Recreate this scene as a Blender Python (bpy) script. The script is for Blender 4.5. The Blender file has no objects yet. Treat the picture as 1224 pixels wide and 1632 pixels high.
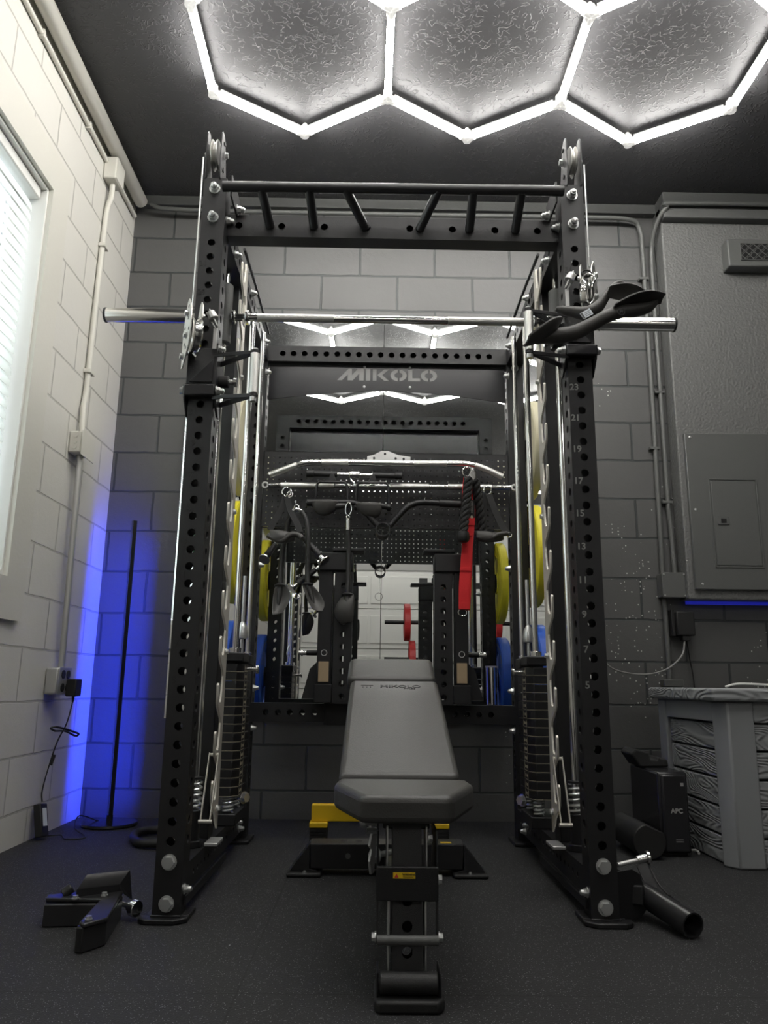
import bpy, bmesh, math, random
from mathutils import Vector, Matrix
random.seed(7)
PI = math.pi
S = bpy.context.scene
C = S.collection

# ------------------------------------------------------------------ camera, world, lights, exposure
F_PX = 1226.0
PITCH, YAW, ROLL, CAM_H = math.radians(12.65), math.radians(0.65), math.radians(0.7), 0.62
fw = Vector((math.sin(YAW)*math.cos(PITCH), math.cos(YAW)*math.cos(PITCH), math.sin(PITCH)))
rt = Vector((math.cos(YAW), -math.sin(YAW), 0))
up = rt.cross(fw)
rt2 = rt*math.cos(ROLL) + up*math.sin(ROLL)
up2 = -rt*math.sin(ROLL) + up*math.cos(ROLL)
cam = bpy.data.cameras.new('camera')
cam.sensor_fit = 'VERTICAL'; cam.sensor_height = 36.0; cam.lens = 36.0*F_PX/1632.0
cam.clip_start = 0.02
camo = bpy.data.objects.new('camera', cam); C.objects.link(camo)
m3 = Matrix((rt2, up2, -fw)).transposed()
camo.matrix_world = Matrix.Translation((0, 0, CAM_H)) @ m3.to_4x4()
S.camera = camo
S.view_settings.view_transform = 'Standard'
S.view_settings.look = 'None'
S.view_settings.gamma = 1.0
S.view_settings.use_curve_mapping = False
S.view_settings.exposure = 0.0

wd = bpy.data.worlds.new('world'); S.world = wd; wd.use_nodes = True
wd.node_tree.nodes['Background'].inputs[0].default_value = (0.86, 0.95, 1.0, 1)
wd.node_tree.nodes['Background'].inputs[1].default_value = 3.2      # daylight outside the window

TUBE_E = 50.0        # ceiling LED tubes
BLUE_E = 190.0        # corner lamp strip

# ------------------------------------------------------------------ materials
def mat(name, col, rough=0.5, metal=0.0, bump=None, emit=None, coat=0.0, spec=0.5):
    m = bpy.data.materials.new(name); m.use_nodes = True
    nt = m.node_tree; b = nt.nodes['Principled BSDF']
    b.inputs['Base Color'].default_value = (*col, 1)
    b.inputs['Roughness'].default_value = rough
    b.inputs['Metallic'].default_value = metal
    b.inputs['Specular IOR Level'].default_value = spec
    if coat: b.inputs['Coat Weight'].default_value = coat; b.inputs['Coat Roughness'].default_value = 0.1
    if emit:
        b.inputs['Emission Color'].default_value = (*emit[0], 1); b.inputs['Emission Strength'].default_value = emit[1]
    if bump:
        sc, st, det = bump
        tc = nt.nodes.new('ShaderNodeTexCoord'); n = nt.nodes.new('ShaderNodeTexNoise')
        n.inputs['Scale'].default_value = sc; n.inputs['Detail'].default_value = det
        nt.links.new(tc.outputs['Object'], n.inputs['Vector'])
        bp = nt.nodes.new('ShaderNodeBump'); bp.inputs['Strength'].default_value = st; bp.inputs['Distance'].default_value = 0.002
        nt.links.new(n.outputs['Fac'], bp.inputs['Height']); nt.links.new(bp.outputs['Normal'], b.inputs['Normal'])
    return m

def nd(nt, t, **kw):
    n = nt.nodes.new(t)
    for k, v in kw.items():
        if k.startswith('i_'):
            key = k[2:]
            key = int(key) if key.isdigit() else key.replace('_', ' ')
            n.inputs[key].default_value = v
        else: setattr(n, k, v)
    return n
def mth(nt, op, a, b=None, c=None, clamp=False):
    n = nt.nodes.new('ShaderNodeMath'); n.operation = op; n.use_clamp = clamp
    for i, x in enumerate((a, b, c)):
        if x is None: continue
        if isinstance(x, (int, float)): n.inputs[i].default_value = x
        else: nt.links.new(x, n.inputs[i])
    return n.outputs[0]
def mixc(nt, fac, a, b):
    n = nt.nodes.new('ShaderNodeMix'); n.data_type = 'RGBA'
    for sock, x in ((n.inputs[0], fac), (n.inputs[6], a), (n.inputs[7], b)):
        if isinstance(x, (int, float)): sock.default_value = x
        elif isinstance(x, tuple): sock.default_value = (*x, 1)
        else: nt.links.new(x, sock)
    return n.outputs[2]

def block_mat(name, col, mortar, ax, x0, specks=0.0, rough=0.6, groove=0.006, grain=1.0):
    """painted concrete block wall: ax picks the horizontal axis (0=x, 1=y), height is z"""
    m = mat(name, col, rough); nt = m.node_tree; b = nt.nodes['Principled BSDF']; L = nt.links.new
    tc = nd(nt, 'ShaderNodeTexCoord'); sp = nd(nt, 'ShaderNodeSeparateXYZ'); L(tc.outputs['Object'], sp.inputs[0])
    wob = nd(nt, 'ShaderNodeTexNoise', i_Scale=9.0, i_Detail=2.0); L(tc.outputs['Object'], wob.inputs['Vector'])
    wv = mth(nt, 'MULTIPLY', mth(nt, 'SUBTRACT', wob.outputs['Fac'], 0.5), 0.010)
    cx = nd(nt, 'ShaderNodeCombineXYZ')
    L(mth(nt, 'ADD', mth(nt, 'ADD', sp.outputs[ax], x0), wv), cx.inputs[0])
    L(mth(nt, 'ADD', mth(nt, 'SUBTRACT', sp.outputs[2], 0.1256 - 4.12), wv), cx.inputs[1])
    br = nd(nt, 'ShaderNodeTexBrick', i_Scale=1.0, i_Mortar_Size=groove, i_Mortar_Smooth=0.35, i_Bias=0.0, i_Brick_Width=0.412, i_Row_Height=0.206)
    br.offset = 0.5; br.offset_frequency = 2
    L(cx.outputs[0], br.inputs['Vector'])
    fac = br.outputs['Fac']
    # the filled vertical joints are shallow on most blocks
    n1 = nd(nt, 'ShaderNodeTexNoise', i_Scale=150.0, i_Detail=3.0); L(tc.outputs['Object'], n1.inputs['Vector'])
    n2 = nd(nt, 'ShaderNodeTexNoise', i_Scale=28.0, i_Detail=4.0); L(tc.outputs['Object'], n2.inputs['Vector'])
    n3 = nd(nt, 'ShaderNodeTexNoise', i_Scale=2.2, i_Detail=2.0); L(tc.outputs['Object'], n3.inputs['Vector'])
    c = mixc(nt, mth(nt, 'MULTIPLY', n3.outputs['Fac'], 0.35), col, tuple(x*0.82 for x in col))
    c = mixc(nt, fac, c, mortar)
    if specks:
        vo = nd(nt, 'ShaderNodeTexVoronoi', i_Scale=62.0, i_Randomness=1.0); L(tc.outputs['Object'], vo.inputs['Vector'])
        sz = mth(nt, 'LESS_THAN', vo.outputs['Distance'], 0.22)
        sc = nd(nt, 'ShaderNodeSeparateColor'); L(vo.outputs['Color'], sc.inputs[0])
        pick = mth(nt, 'GREATER_THAN', sc.outputs[0], 1.0 - specks)
        clus = mth(nt, 'GREATER_THAN', n3.outputs['Fac'], 0.5)
        right = mth(nt, 'MULTIPLY', mth(nt, 'GREATER_THAN', sp.outputs[0], 0.6), mth(nt, 'LESS_THAN', sp.outputs[2], 2.2))
        f = mth(nt, 'MULTIPLY', mth(nt, 'MULTIPLY', mth(nt, 'MULTIPLY', sz, pick), clus), right)
        c = mixc(nt, f, c, (0.5, 0.5, 0.47))
    L(c, b.inputs['Base Color'])
    h = mth(nt, 'MULTIPLY', fac, -1.0)
    h = mth(nt, 'ADD', h, mth(nt, 'MULTIPLY', n1.outputs['Fac'], 0.10*grain))
    h = mth(nt, 'ADD', h, mth(nt, 'MULTIPLY', n2.outputs['Fac'], 0.22*grain))
    bp = nd(nt, 'ShaderNodeBump', i_Strength=0.9, i_Distance=0.006); L(h, bp.inputs['Height']); L(bp.outputs['Normal'], b.inputs['Normal'])
    return m

def speck_mat(name, col, speck, scale, amount, rough):
    m = mat(name, col, rough); nt = m.node_tree; b = nt.nodes['Principled BSDF']; L = nt.links.new
    tc = nd(nt, 'ShaderNodeTexCoord')
    vo = nd(nt, 'ShaderNodeTexVoronoi', i_Scale=scale); L(tc.outputs['Object'], vo.inputs['Vector'])
    sc = nd(nt, 'ShaderNodeSeparateColor'); L(vo.outputs['Color'], sc.inputs[0])
    f = mth(nt, 'MULTIPLY', mth(nt, 'LESS_THAN', vo.outputs['Distance'], 0.33), mth(nt, 'GREATER_THAN', sc.outputs[0], 1-amount))
    vo2 = nd(nt, 'ShaderNodeTexVoronoi', i_Scale=17.0); L(tc.outputs['Object'], vo2.inputs['Vector'])
    sc2 = nd(nt, 'ShaderNodeSeparateColor'); L(vo2.outputs['Color'], sc2.inputs[0])
    f2 = mth(nt, 'MULTIPLY', mth(nt, 'LESS_THAN', vo2.outputs['Distance'], 0.035), mth(nt, 'GREATER_THAN', sc2.outputs[1], 0.8))
    n = nd(nt, 'ShaderNodeTexNoise', i_Scale=3.0, i_Detail=5.0); L(tc.outputs['Object'], n.inputs['Vector'])
    c = mixc(nt, n.outputs['Fac'], tuple(x*0.75 for x in col), tuple(x*1.25 for x in col))
    c = mixc(nt, f, c, speck); c = mixc(nt, f2, c, (0.5, 0.5, 0.48))
    L(c, b.inputs['Base Color'])
    n2 = nd(nt, 'ShaderNodeTexNoise', i_Scale=260.0, i_Detail=3.0); L(tc.outputs['Object'], n2.inputs['Vector'])
    bp = nd(nt, 'ShaderNodeBump', i_Strength=0.6, i_Distance=0.003); L(n2.outputs['Fac'], bp.inputs['Height']); L(bp.outputs['Normal'], b.inputs['Normal'])
    return m

def ceiling_mat():
    m = mat('ceiling_paint', (0.053, 0.0525, 0.055), 0.55); nt = m.node_tree; b = nt.nodes['Principled BSDF']; L = nt.links.new
    tc = nd(nt, 'ShaderNodeTexCoord')
    n = nd(nt, 'ShaderNodeTexNoise', i_Scale=40.0, i_Detail=0.6, i_Distortion=0.5); L(tc.outputs['Object'], n.inputs['Vector'])
    d = mth(nt, 'ABSOLUTE', mth(nt, 'SUBTRACT', n.outputs['Fac'], 0.5))
    line = mth(nt, 'SUBTRACT', 1.0, mth(nt, 'MULTIPLY', d, 16.0), clamp=True)
    n2 = nd(nt, 'ShaderNodeTexNoise', i_Scale=26.0, i_Detail=2.0); L(tc.outputs['Object'], n2.inputs['Vector'])
    msk = mth(nt, 'MULTIPLY', mth(nt, 'SUBTRACT', n2.outputs['Fac'], 0.44), 9.0, clamp=True)
    n3 = nd(nt, 'ShaderNodeTexNoise', i_Scale=120.0, i_Detail=3.0); L(tc.outputs['Object'], n3.inputs['Vector'])
    h = mth(nt, 'ADD', mth(nt, 'MULTIPLY', line, msk), mth(nt, 'MULTIPLY', n3.outputs['Fac'], 0.12))
    bp = nd(nt, 'ShaderNodeBump', i_Strength=0.7, i_Distance=0.0032); L(h, bp.inputs['Height']); L(bp.outputs['Normal'], b.inputs['Normal'])
    return m

def wood_grain_mat(name, col):
    m = mat(name, col, 0.55); nt = m.node_tree; b = nt.nodes['Principled BSDF']; L = nt.links.new
    tc = nd(nt, 'ShaderNodeTexCoord'); mp = nd(nt, 'ShaderNodeMapping'); L(tc.outputs['Object'], mp.inputs['Vector'])
    mp.inputs['Scale'].default_value = (1.0, 1.0, 4.5)
    n = nd(nt, 'ShaderNodeTexNoise', i_Scale=2.6, i_Detail=0.6, i_Distortion=0.5); L(mp.outputs[0], n.inputs['Vector'])
    w = mth(nt, 'SINE', mth(nt, 'MULTIPLY', n.outputs['Fac'], 120.0))
    bp = nd(nt, 'ShaderNodeBump', i_Strength=0.7, i_Distance=0.0022); L(w, bp.inputs['Height']); L(bp.outputs['Normal'], b.inputs['Normal'])
    return m

def knurl_mat():
    m = mat('knurled_chrome', (0.72, 0.72, 0.69), 0.32, 1.0); nt = m.node_tree; b = nt.nodes['Principled BSDF']; L = nt.links.new
    tc = nd(nt, 'ShaderNodeTexCoord'); v = nd(nt, 'ShaderNodeTexVoronoi', i_Scale=420.0); L(tc.outputs['Object'], v.inputs['Vector'])
    bp = nd(nt, 'ShaderNodeBump', i_Strength=0.8, i_Distance=0.001); L(v.outputs['Distance'], bp.inputs['Height']); L(bp.outputs['Normal'], b.inputs['Normal'])
    return m

M = dict(
    black=mat('black_powder_coat', (0.0085, 0.0085, 0.0095), 0.42, 0.0, (900, 0.35, 2), None, 0.0, 0.42),
    satin=mat('satin_black_steel', (0.018, 0.018, 0.019), 0.32),
    softgrip=mat('grey_black_rubber', (0.046, 0.044, 0.041), 0.5, 0, (200, 0.15, 2)),
    blackg=mat('black_gloss_paint', (0.018, 0.018, 0.02), 0.22),
    mark=mat('cut_number_black', (0.003, 0.003, 0.003), 0.6),
    rubber=mat('black_rubber', (0.009, 0.009, 0.009), 0.55, 0, (300, 0.2, 2)),
    grip=mat('soft_black_grip', (0.024, 0.0235, 0.023), 0.42, 0, (200, 0.15, 2)),
    web=mat('black_webbing', (0.014, 0.014, 0.014), 0.8, 0, (700, 0.6, 2)),
    chrome=mat('chrome', (0.80, 0.80, 0.78), 0.13, 1.0),
    knurl=knurl_mat(),
    zinc=mat('zinc_bolt', (0.60, 0.61, 0.60), 0.28, 0.75),
    steel=mat('brushed_steel', (0.66, 0.63, 0.56), 0.42, 0.55),
    pulley=mat('pulley_plate', (0.52, 0.51, 0.48), 0.38, 0.75),
    leather=mat('bench_vinyl', (0.050, 0.049, 0.046), 0.42, 0, (260, 0.25, 3)),
    vinylside=mat('bench_vinyl_side', (0.035, 0.035, 0.038), 0.5, 0, (260, 0.25, 3)),
    yellow=mat('yellow_bumper', (0.82, 0.72, 0.03), 0.5),
    yellowp=mat('yellow_paint', (0.72, 0.47, 0.01), 0.4),
    cream=mat('cream_bumper', (0.62, 0.58, 0.40), 0.5),
    blue=mat('blue_bumper', (0.02, 0.10, 0.52), 0.5),
    green=mat('green_bumper', (0.01, 0.16, 0.05), 0.5),
    red=mat('red_bumper', (0.50, 0.03, 0.03), 0.5),
    redweb=mat('red_webbing', (0.62, 0.012, 0.016), 0.75, 0, (600, 0.6, 2)),
    mirror=mat('mirror_silver', (0.84, 0.86, 0.85), 0.0, 1.0),
    tube=mat('led_tube', (0.9, 0.9, 0.9), 0.4, 0, None, ((1.0, 0.975, 0.935), TUBE_E)),
    fill_batten=mat('fill_batten_tube', (0.9, 0.9, 0.9), 0.4, 0, None, ((1.0, 0.97, 0.93), 75.0)),  # added fill light, brightens the garage door and the room
    tubecon=mat('connector_painted_glow', (0.85, 0.85, 0.82), 0.4, 0, None, ((1.0, 0.97, 0.92), 0.5)),  # slight emission stands in for tube light shining through the plastic
    railp=mat('white_rail', (0.8, 0.8, 0.78), 0.4),
    bluestrip=mat('blue_led', (0.1, 0.1, 0.9), 0.4, 0, None, ((0.015, 0.045, 1.0), BLUE_E)),
    white=mat('white_plastic', (0.75, 0.75, 0.72), 0.45),
    creamp=mat('cream_paint_smooth', (0.60, 0.588, 0.53), 0.5, 0, (60, 0.3, 3)),
    greyp=mat('grey_paint_smooth', (0.085, 0.087, 0.084), 0.5, 0, (90, 0.5, 3)),
    greyp2=mat('grey_panel_paint', (0.095, 0.098, 0.093), 0.42, 0, (200, 0.15, 3)),
    signgrey=mat('sign_letter_grey', (0.20, 0.20, 0.19), 0.45),
    deck=wood_grain_mat('grey_resin_wood', (0.26, 0.27, 0.275)),
    deckp=mat('grey_resin', (0.25, 0.258, 0.265), 0.5, 0, (14, 0.6, 4)),
    galv=mat('galvanised_steel', (0.55, 0.55, 0.54), 0.4, 0.7),
    label=mat('white_label', (0.7, 0.75, 0.8), 0.5),
    tan=mat('tan_pad', (0.38, 0.28, 0.17), 0.6, 0, (30, 0.3, 3)),
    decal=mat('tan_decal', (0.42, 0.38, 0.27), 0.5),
    floor=speck_mat('rubber_floor', (0.0135, 0.0135, 0.0145), (0.24, 0.26, 0.25), 330.0, 0.13, 0.70),
    ceil=ceiling_mat(),
    bwall=block_mat('dark_block_wall', (0.090, 0.090, 0.088), (0.040, 0.045, 0.045), 0, 0.106, 0.30, 0.42),
    lwall=block_mat('cream_block_wall', (0.63, 0.618, 0.57), (0.44, 0.43, 0.39), 1, 0.05, 0.0, 0.55, 0.005, 0.8),
    rwall=block_mat('side_block_wall', (0.10, 0.10, 0.098), (0.05, 0.05, 0.05), 1, 0.0, 0.0, 0.55),
    bulk=mat('stucco_grey', (0.125, 0.127, 0.122), 0.45, 0, (75, 1.0, 4)),
    garage=mat('garage_door_white', (0.86, 0.86, 0.82), 0.45),
    garwall=mat('front_wall_paint', (0.45, 0.45, 0.43), 0.6),
)
M['bulk'].node_tree.nodes['Bump'].inputs['Distance'].default_value = 0.006
def blind_mat():
    m = mat('blind_slat', (0.85, 0.88, 0.85), 0.5); nt = m.node_tree; b = nt.nodes['Principled BSDF']
    tr = nt.nodes.new('ShaderNodeBsdfTranslucent'); tr.inputs[0].default_value = (0.9, 0.93, 0.9, 1)
    mx = nt.nodes.new('ShaderNodeMixShader'); mx.inputs[0].default_value = 0.55
    nt.links.new(b.outputs[0], mx.inputs[1]); nt.links.new(tr.outputs[0], mx.inputs[2])
    nt.links.new(mx.outputs[0], nt.nodes['Material Output'].inputs[0]); return m
M['blind'] = blind_mat()
def glass_mat():
    m = mat('window_glass', (1, 1, 1), 0.0); b = m.node_tree.nodes['Principled BSDF']
    b.inputs['Transmission Weight'].default_value = 1.0; b.inputs['IOR'].default_value = 1.1; return m
M['glass'] = glass_mat()

# ------------------------------------------------------------------ mesh building
V = Vector
def frame(d, hint=None):
    d = V(d).normalized()
    h = V(hint) if hint else (V((0, 0, 1)) if abs(d.z) < 0.95 else V((0, 1, 0)))
    u = h.cross(d)
    if u.length < 1e-6: u = V((1, 0, 0)).cross(d)
    u.normalize(); v = d.cross(u).normalized()
    return u, v
def rotz(a): return Matrix.Rotation(a, 3, 'Z')

G = [1.0, 0.0]          # unit factor and floor datum of the surveyed room parts
def gv(p): return V(p)*G[0]+V((0, 0, G[1]))
class MB:
    def __init__(s): s.v = []; s.f = []
    def add(s, vs, fs):
        o = len(s.v); s.v += [V(x) for x in vs]; s.f += [tuple(i+o for i in f) for f in fs]; return s
    def box(s, c, d, rot=None):
        c = V(c); pts = []
        for z in (-.5, .5):
            for x, y in ((-.5, -.5), (.5, -.5), (.5, .5), (-.5, .5)):
                p = V((x*d[0], y*d[1], z*d[2]))
                if rot is not None: p = rot @ p
                pts.append(c+p)
        return s.add(pts, [(3, 2, 1, 0), (4, 5, 6, 7), (0, 1, 5, 4), (1, 2, 6, 5), (2, 3, 7, 6), (3, 0, 4, 7)])
    def bx(s, x0, x1, y0, y1, z0, z1): return s.box(((x0+x1)/2, (y0+y1)/2, (z0+z1)/2), (abs(x1-x0), abs(y1-y0), abs(z1-z0)))
    def bar(s, p, q, w, h, hint=None):
        p, q = V(p), V(q); u, v = frame(q-p, hint)
        pts = []
        for c in (p, q):
            for a, b in ((-1, -1), (1, -1), (1, 1), (-1, 1)): pts.append(c+u*(a*w/2)+v*(b*h/2))
        return s.add(pts, [(3, 2, 1, 0), (4, 5, 6, 7), (0, 1, 5, 4), (1, 2, 6, 5), (2, 3, 7, 6), (3, 0, 4, 7)])
    def cyl(s, p, q, r, r2=None, n=20, phase=0.0):
        p, q = V(p), V(q); r2 = r if r2 is None else r2; u, v = frame(q-p)
        pts = [p+(u*math.cos(phase+2*PI*i/n)+v*math.sin(phase+2*PI*i/n))*r for i in range(n)] + \
              [q+(u*math.cos(phase+2*PI*i/n)+v*math.sin(phase+2*PI*i/n))*r2 for i in range(n)]
        fs = [(i, (i+1) % n, n+(i+1) % n, n+i) for i in range(n)] + [tuple(range(n))[::-1], tuple(range(n, 2*n))]
        return s.add(pts, fs)
    def pipe(s, p, q, ro, ri, n=24):
        p, q = V(p), V(q); u, v = frame(q-p)
        ring = lambda c, r: [c+(u*math.cos(2*PI*i/n)+v*math.sin(2*PI*i/n))*r for i in range(n)]
        pts = ring(p, ro)+ring(q, ro)+ring(q, ri)+ring(p, ri)
        fs = []
        for k in range(4):
            a, b = k*n, ((k+1) % 4)*n
            fs += [(a+i, a+(i+1) % n, b+(i+1) % n, b+i) for i in range(n)]
        return s.add(pts, fs)
    def lathe(s, prof, o, axis, n=32):
        o = V(o); ax = V(axis).normalized(); u, v = frame(ax); pts = []; fs = []
        for r, h in prof:
            pts += [o+ax*h+(u*math.cos(2*PI*i/n)+v*math.sin(2*PI*i/n))*max(r, 1e-5) for i in range(n)]
        for k in range(len(prof)-1):
            fs += [(k*n+i, k*n+(i+1) % n, (k+1)*n+(i+1) % n, (k+1)*n+i) for i in range(n)]
        if prof[0] == prof[-1]: pass
        else: fs += [tuple(range(n))[::-1], tuple(range((len(prof)-1)*n, len(prof)*n))]
        return s.add(pts, fs)
    def path(s, pts, r, n=8, closed=False, flat=None, hint=None):
        """sweep; r number or list; flat=(a,b) multipliers for an oval section; hint keeps the section upright"""
        P = [V(p) for p in pts]; N = len(P); R = r if isinstance(r, (list, tuple)) else [r]*N
        fl = flat if isinstance(flat, list) else [flat or (1, 1)]*N
        u0 = None; vs = []; fs = []
        for i in range(N):
            if closed: d = P[(i+1) % N]-P[i-1]
            else: d = P[min(i+1, N-1)]-P[max(i-1, 0)]
            d.normalize()
            if hint: u, v = frame(d, hint)
            elif u0 is None: u, v = frame(d)
            else:
                u = (u0-d*u0.dot(d)); u.normalize(); v = d.cross(u)
            u0 = u
            a, b = fl[i]
            vs += [P[i]+(u*math.cos(2*PI*k/n)*a+v*math.sin(2*PI*k/n)*b)*R[i] for k in range(n)]
        for i in range(N if closed else N-1):
            j = (i+1) % N
            fs += [(i*n+k, i*n+(k+1) % n, j*n+(k+1) % n, j*n+k) for k in range(n)]
        if not closed: fs += [tuple(range(n))[::-1], tuple(range((N-1)*n, N*n))]
        return s.add(vs, fs)
    def prism(s, poly, o, u, v, w):
        o, u, v, w = V(o), V(u), V(v), V(w); n = len(poly)
        pts = [o+u*a+v*b for a, b in poly]+[o+u*a+v*b+w for a, b in poly]
        return s.add(pts, [tuple(range(n))[::-1], tuple(range(n, 2*n))]+[(i, (i+1) % n, n+(i+1) % n, n+i) for i in range(n)])
    def strip(s, o, t, p, L, w, holes, r, nrm, wall=0.004, plain=None):
        """flat wall of a tube: origin at the middle of one end, holes cut at distances along t"""
        o, t, p, nrm = V(o), V(t), V(p), V(nrm)
        K = 16; cells = []; hs = sorted(holes)
        pitch = min([b-a for a, b in zip(hs, hs[1:])] or [0.05])
        c = min(pitch/2, 0.025)
        cur = 0.0
        for h in hs:
            a, b = h-c, h+c
            if a > cur+1e-5: cells.append((cur, a, None))
            cells.append((a, b, h)); cur = b
        if cur < L-1e-5: cells.append((cur, L, None))
        for a, b, h in cells:
            if h is None:
                s.add([o+t*a-p*w/2, o+t*b-p*w/2, o+t*b+p*w/2, o+t*a+p*w/2], [(0, 1, 2, 3)]); continue
            hw = w/2; hc = (b-a)/2; outer = []
            cor = [(1, 1), (-1, 1), (-1, -1), (1, -1)]
            for k in range(4):
                (x0, y0), (x1, y1) = cor[k], cor[(k+1) % 4]
                for j in range(4): outer.append(((x0+(x1-x0)*j/4)*hc, (y0+(y1-y0)*j/4)*hw))
            inner = [(r*math.cos(PI/4+2*PI*k/K), r*math.sin(PI/4+2*PI*k/K)) for k in range(K)]
            ce = o+t*h
            vs = [ce+t*x+p*y for x, y in outer]+[ce+t*x+p*y for x, y in inner]+[ce+t*x+p*y-nrm*wall for x, y in inner]
            s.add(vs, [(k, (k+1) % K, K+(k+1) % K, K+k) for k in range(K)]+[(K+k, K+(k+1) % K, 2*K+(k+1) % K, 2*K+k) for k in range(K)])
    def hbeam(s, a, b, u, w, h, faces, r=0.0125, cap=True):
        """square tube a->b; u = one side direction (size w), other side size h; faces: dict of '+u','-u','+v','-v' -> hole distances"""
        a, b = V(a), V(b); t = (b-a); L = t.length; t.normalize(); u = V(u).normalized(); v = t.cross(u).normalized()
        s.strip(a+u*w/2, t, v, L, h, faces.get('+u', []), r, u)
        s.strip(a-u*w/2, t, v, L, h, faces.get('-u', []), r, -u)
        s.strip(a+v*h/2, t, u, L, w, faces.get('+v', []), r, v)
        s.strip(a-v*h/2, t, u, L, w, faces.get('-v', []), r, -v)
        if cap:
            for c in (a, b): s.add([c-u*w/2-v*h/2, c+u*w/2-v*h/2, c+u*w/2+v*h/2, c-u*w/2+v*h/2], [(0, 1, 2, 3)])
        return s
    def bolt(s, p, n, r=0.014, nut=False):
        p, n = V(p), V(n).normalized()
        s.cyl(p, p+n*0.003, r*1.25, n=20)
        s.cyl(p+n*0.003, p+n*(0.003+r*0.75), r, r*0.97, n=6)
        if nut:
            s.cyl(p+n*(0.003+r*0.75), p+n*(0.003+r*1.5), r*0.74, r*0.66, n=14).cyl(p+n*(0.003+r*1.5), p+n*(0.003+r*1.75), r*0.6, r*0.3, n=14)
        return s
    def coil(s, o, axis, R, r, turns, H, n=6):
        o = V(o); ax = V(axis).normalized(); u, v = frame(ax); N = int(turns*14)
        return s.path([o+ax*(H*i/N)+(u*math.cos(2*PI*turns*i/N)+v*math.sin(2*PI*turns*i/N))*R for i in range(N+1)], r, n)
    def each(s, name, m, parent=None, **kw):
        """one object for every connected piece"""
        par = list(range(len(s.v)))
        def find(i):
            while par[i] != i: par[i] = par[par[i]]; i = par[i]
            return i
        for f in s.f:
            a = find(f[0])
            for i in f[1:]: par[find(i)] = a
        groups = {}
        for f in s.f: groups.setdefault(find(f[0]), []).append(f)
        out = []
        for fs in groups.values():
            ids = sorted({i for f in fs for i in f}); mp = {i: k for k, i in enumerate(ids)}
            q = MB(); q.v = [s.v[i] for i in ids]; q.f = [tuple(mp[i] for i in f) for f in fs]
            out.append(q.build(name, m, parent, **kw))
        return out
    def build(s, name, m, parent=None, bev=0.0, seg=2, ang=38, smooth=True, subsurf=0):
        base = V((0, 0, 0))
        if parent is not None:
            root = parent
            while root.parent: root = root.parent
            base = V(root.location)
        me = bpy.data.meshes.new(name)
        me.from_pydata([tuple(gv(x)-base) for x in s.v], [], s.f)
        bm = bmesh.new(); bm.from_mesh(me)
        bmesh.ops.recalc_face_normals(bm, faces=bm.faces[:])
        if smooth:
            for f in bm.faces: f.smooth = True
            for e in bm.edges:
                if len(e.link_faces) == 2:
                    if e.calc_face_angle(0.0) > math.radians(ang): e.smooth = False
        bm.to_mesh(me); bm.free()
        me.materials.append(M[m] if isinstance(m, str) else m)
        o = bpy.data.objects.new(name, me); C.objects.link(o)
        if parent is not None: o.parent = parent
        if bev:
            md = o.modifiers.new('bevel', 'BEVEL'); md.width = bev; md.segments = seg; md.limit_method = 'ANGLE'; md.angle_limit = math.radians(40)
        if subsurf:
            md = o.modifiers.new('sub', 'SUBSURF'); md.levels = subsurf; md.render_levels = subsurf
        return o

def thing(name, label, cat, loc=(0, 0, 0), group=None):
    o = bpy.data.objects.new(name, None); C.objects.link(o); o.location = gv(loc); o.empty_display_size = 0.05
    o['label'] = label; o['category'] = cat
    if group: o['group'] = group
    return o
def tag(o, label, cat, group=None):
    o['label'] = label; o['category'] = cat
    if group: o['group'] = group
    return o
def struct(o): o['kind'] = 'structure'; return o
def copy_tree(o, parent=None):
    c = o.copy(); C.objects.link(c)
    if parent is not None: c.parent = parent
    for ch in list(o.children): copy_tree(ch, c)
    return c
def bez(pts, n=8):
    """Catmull-Rom through pts"""
    P = [V(p) for p in pts]; P = [P[0]*2-P[1]]+P+[P[-1]*2-P[-2]]; out = []
    for i in range(1, len(P)-2):
        for k in range(n):
            t = k/n; a, b, c, d = P[i-1], P[i], P[i+1], P[i+2]
            out.append(0.5*((2*b)+(c-a)*t+(2*a-5*b+4*c-d)*t*t+(3*b-a-3*c+d)*t**3))
    out.append(P[-2]); return out
def text_mesh(txt, size, depth=0.0006, bold=0.0):
    cu = bpy.data.curves.new('txt', 'FONT'); cu.body = txt; cu.size = size; cu.extrude = depth; cu.align_x = 'CENTER'; cu.align_y = 'CENTER'; cu.offset = bold
    o = bpy.data.objects.new('txt', cu); C.objects.link(o)
    dg = bpy.context.evaluated_depsgraph_get(); dg.update()
    me = bpy.data.meshes.new_from_object(o.evaluated_get(dg))
    vs = [v.co.copy() for v in me.vertices]; fs = [tuple(p.vertices) for p in me.polygons]
    bpy.data.objects.remove(o); bpy.data.curves.remove(cu); return vs, fs
def add_text(mb, txt, size, o, u, v, bold=0.0):
    vs, fs = text_mesh(txt, size, 0.0006, bold); o, u, v = V(o), V(u).normalized(), V(v).normalized(); w = u.cross(v)
    mb.add([o+u*a.x+v*a.y+w*a.z for a in vs], fs)

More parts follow.
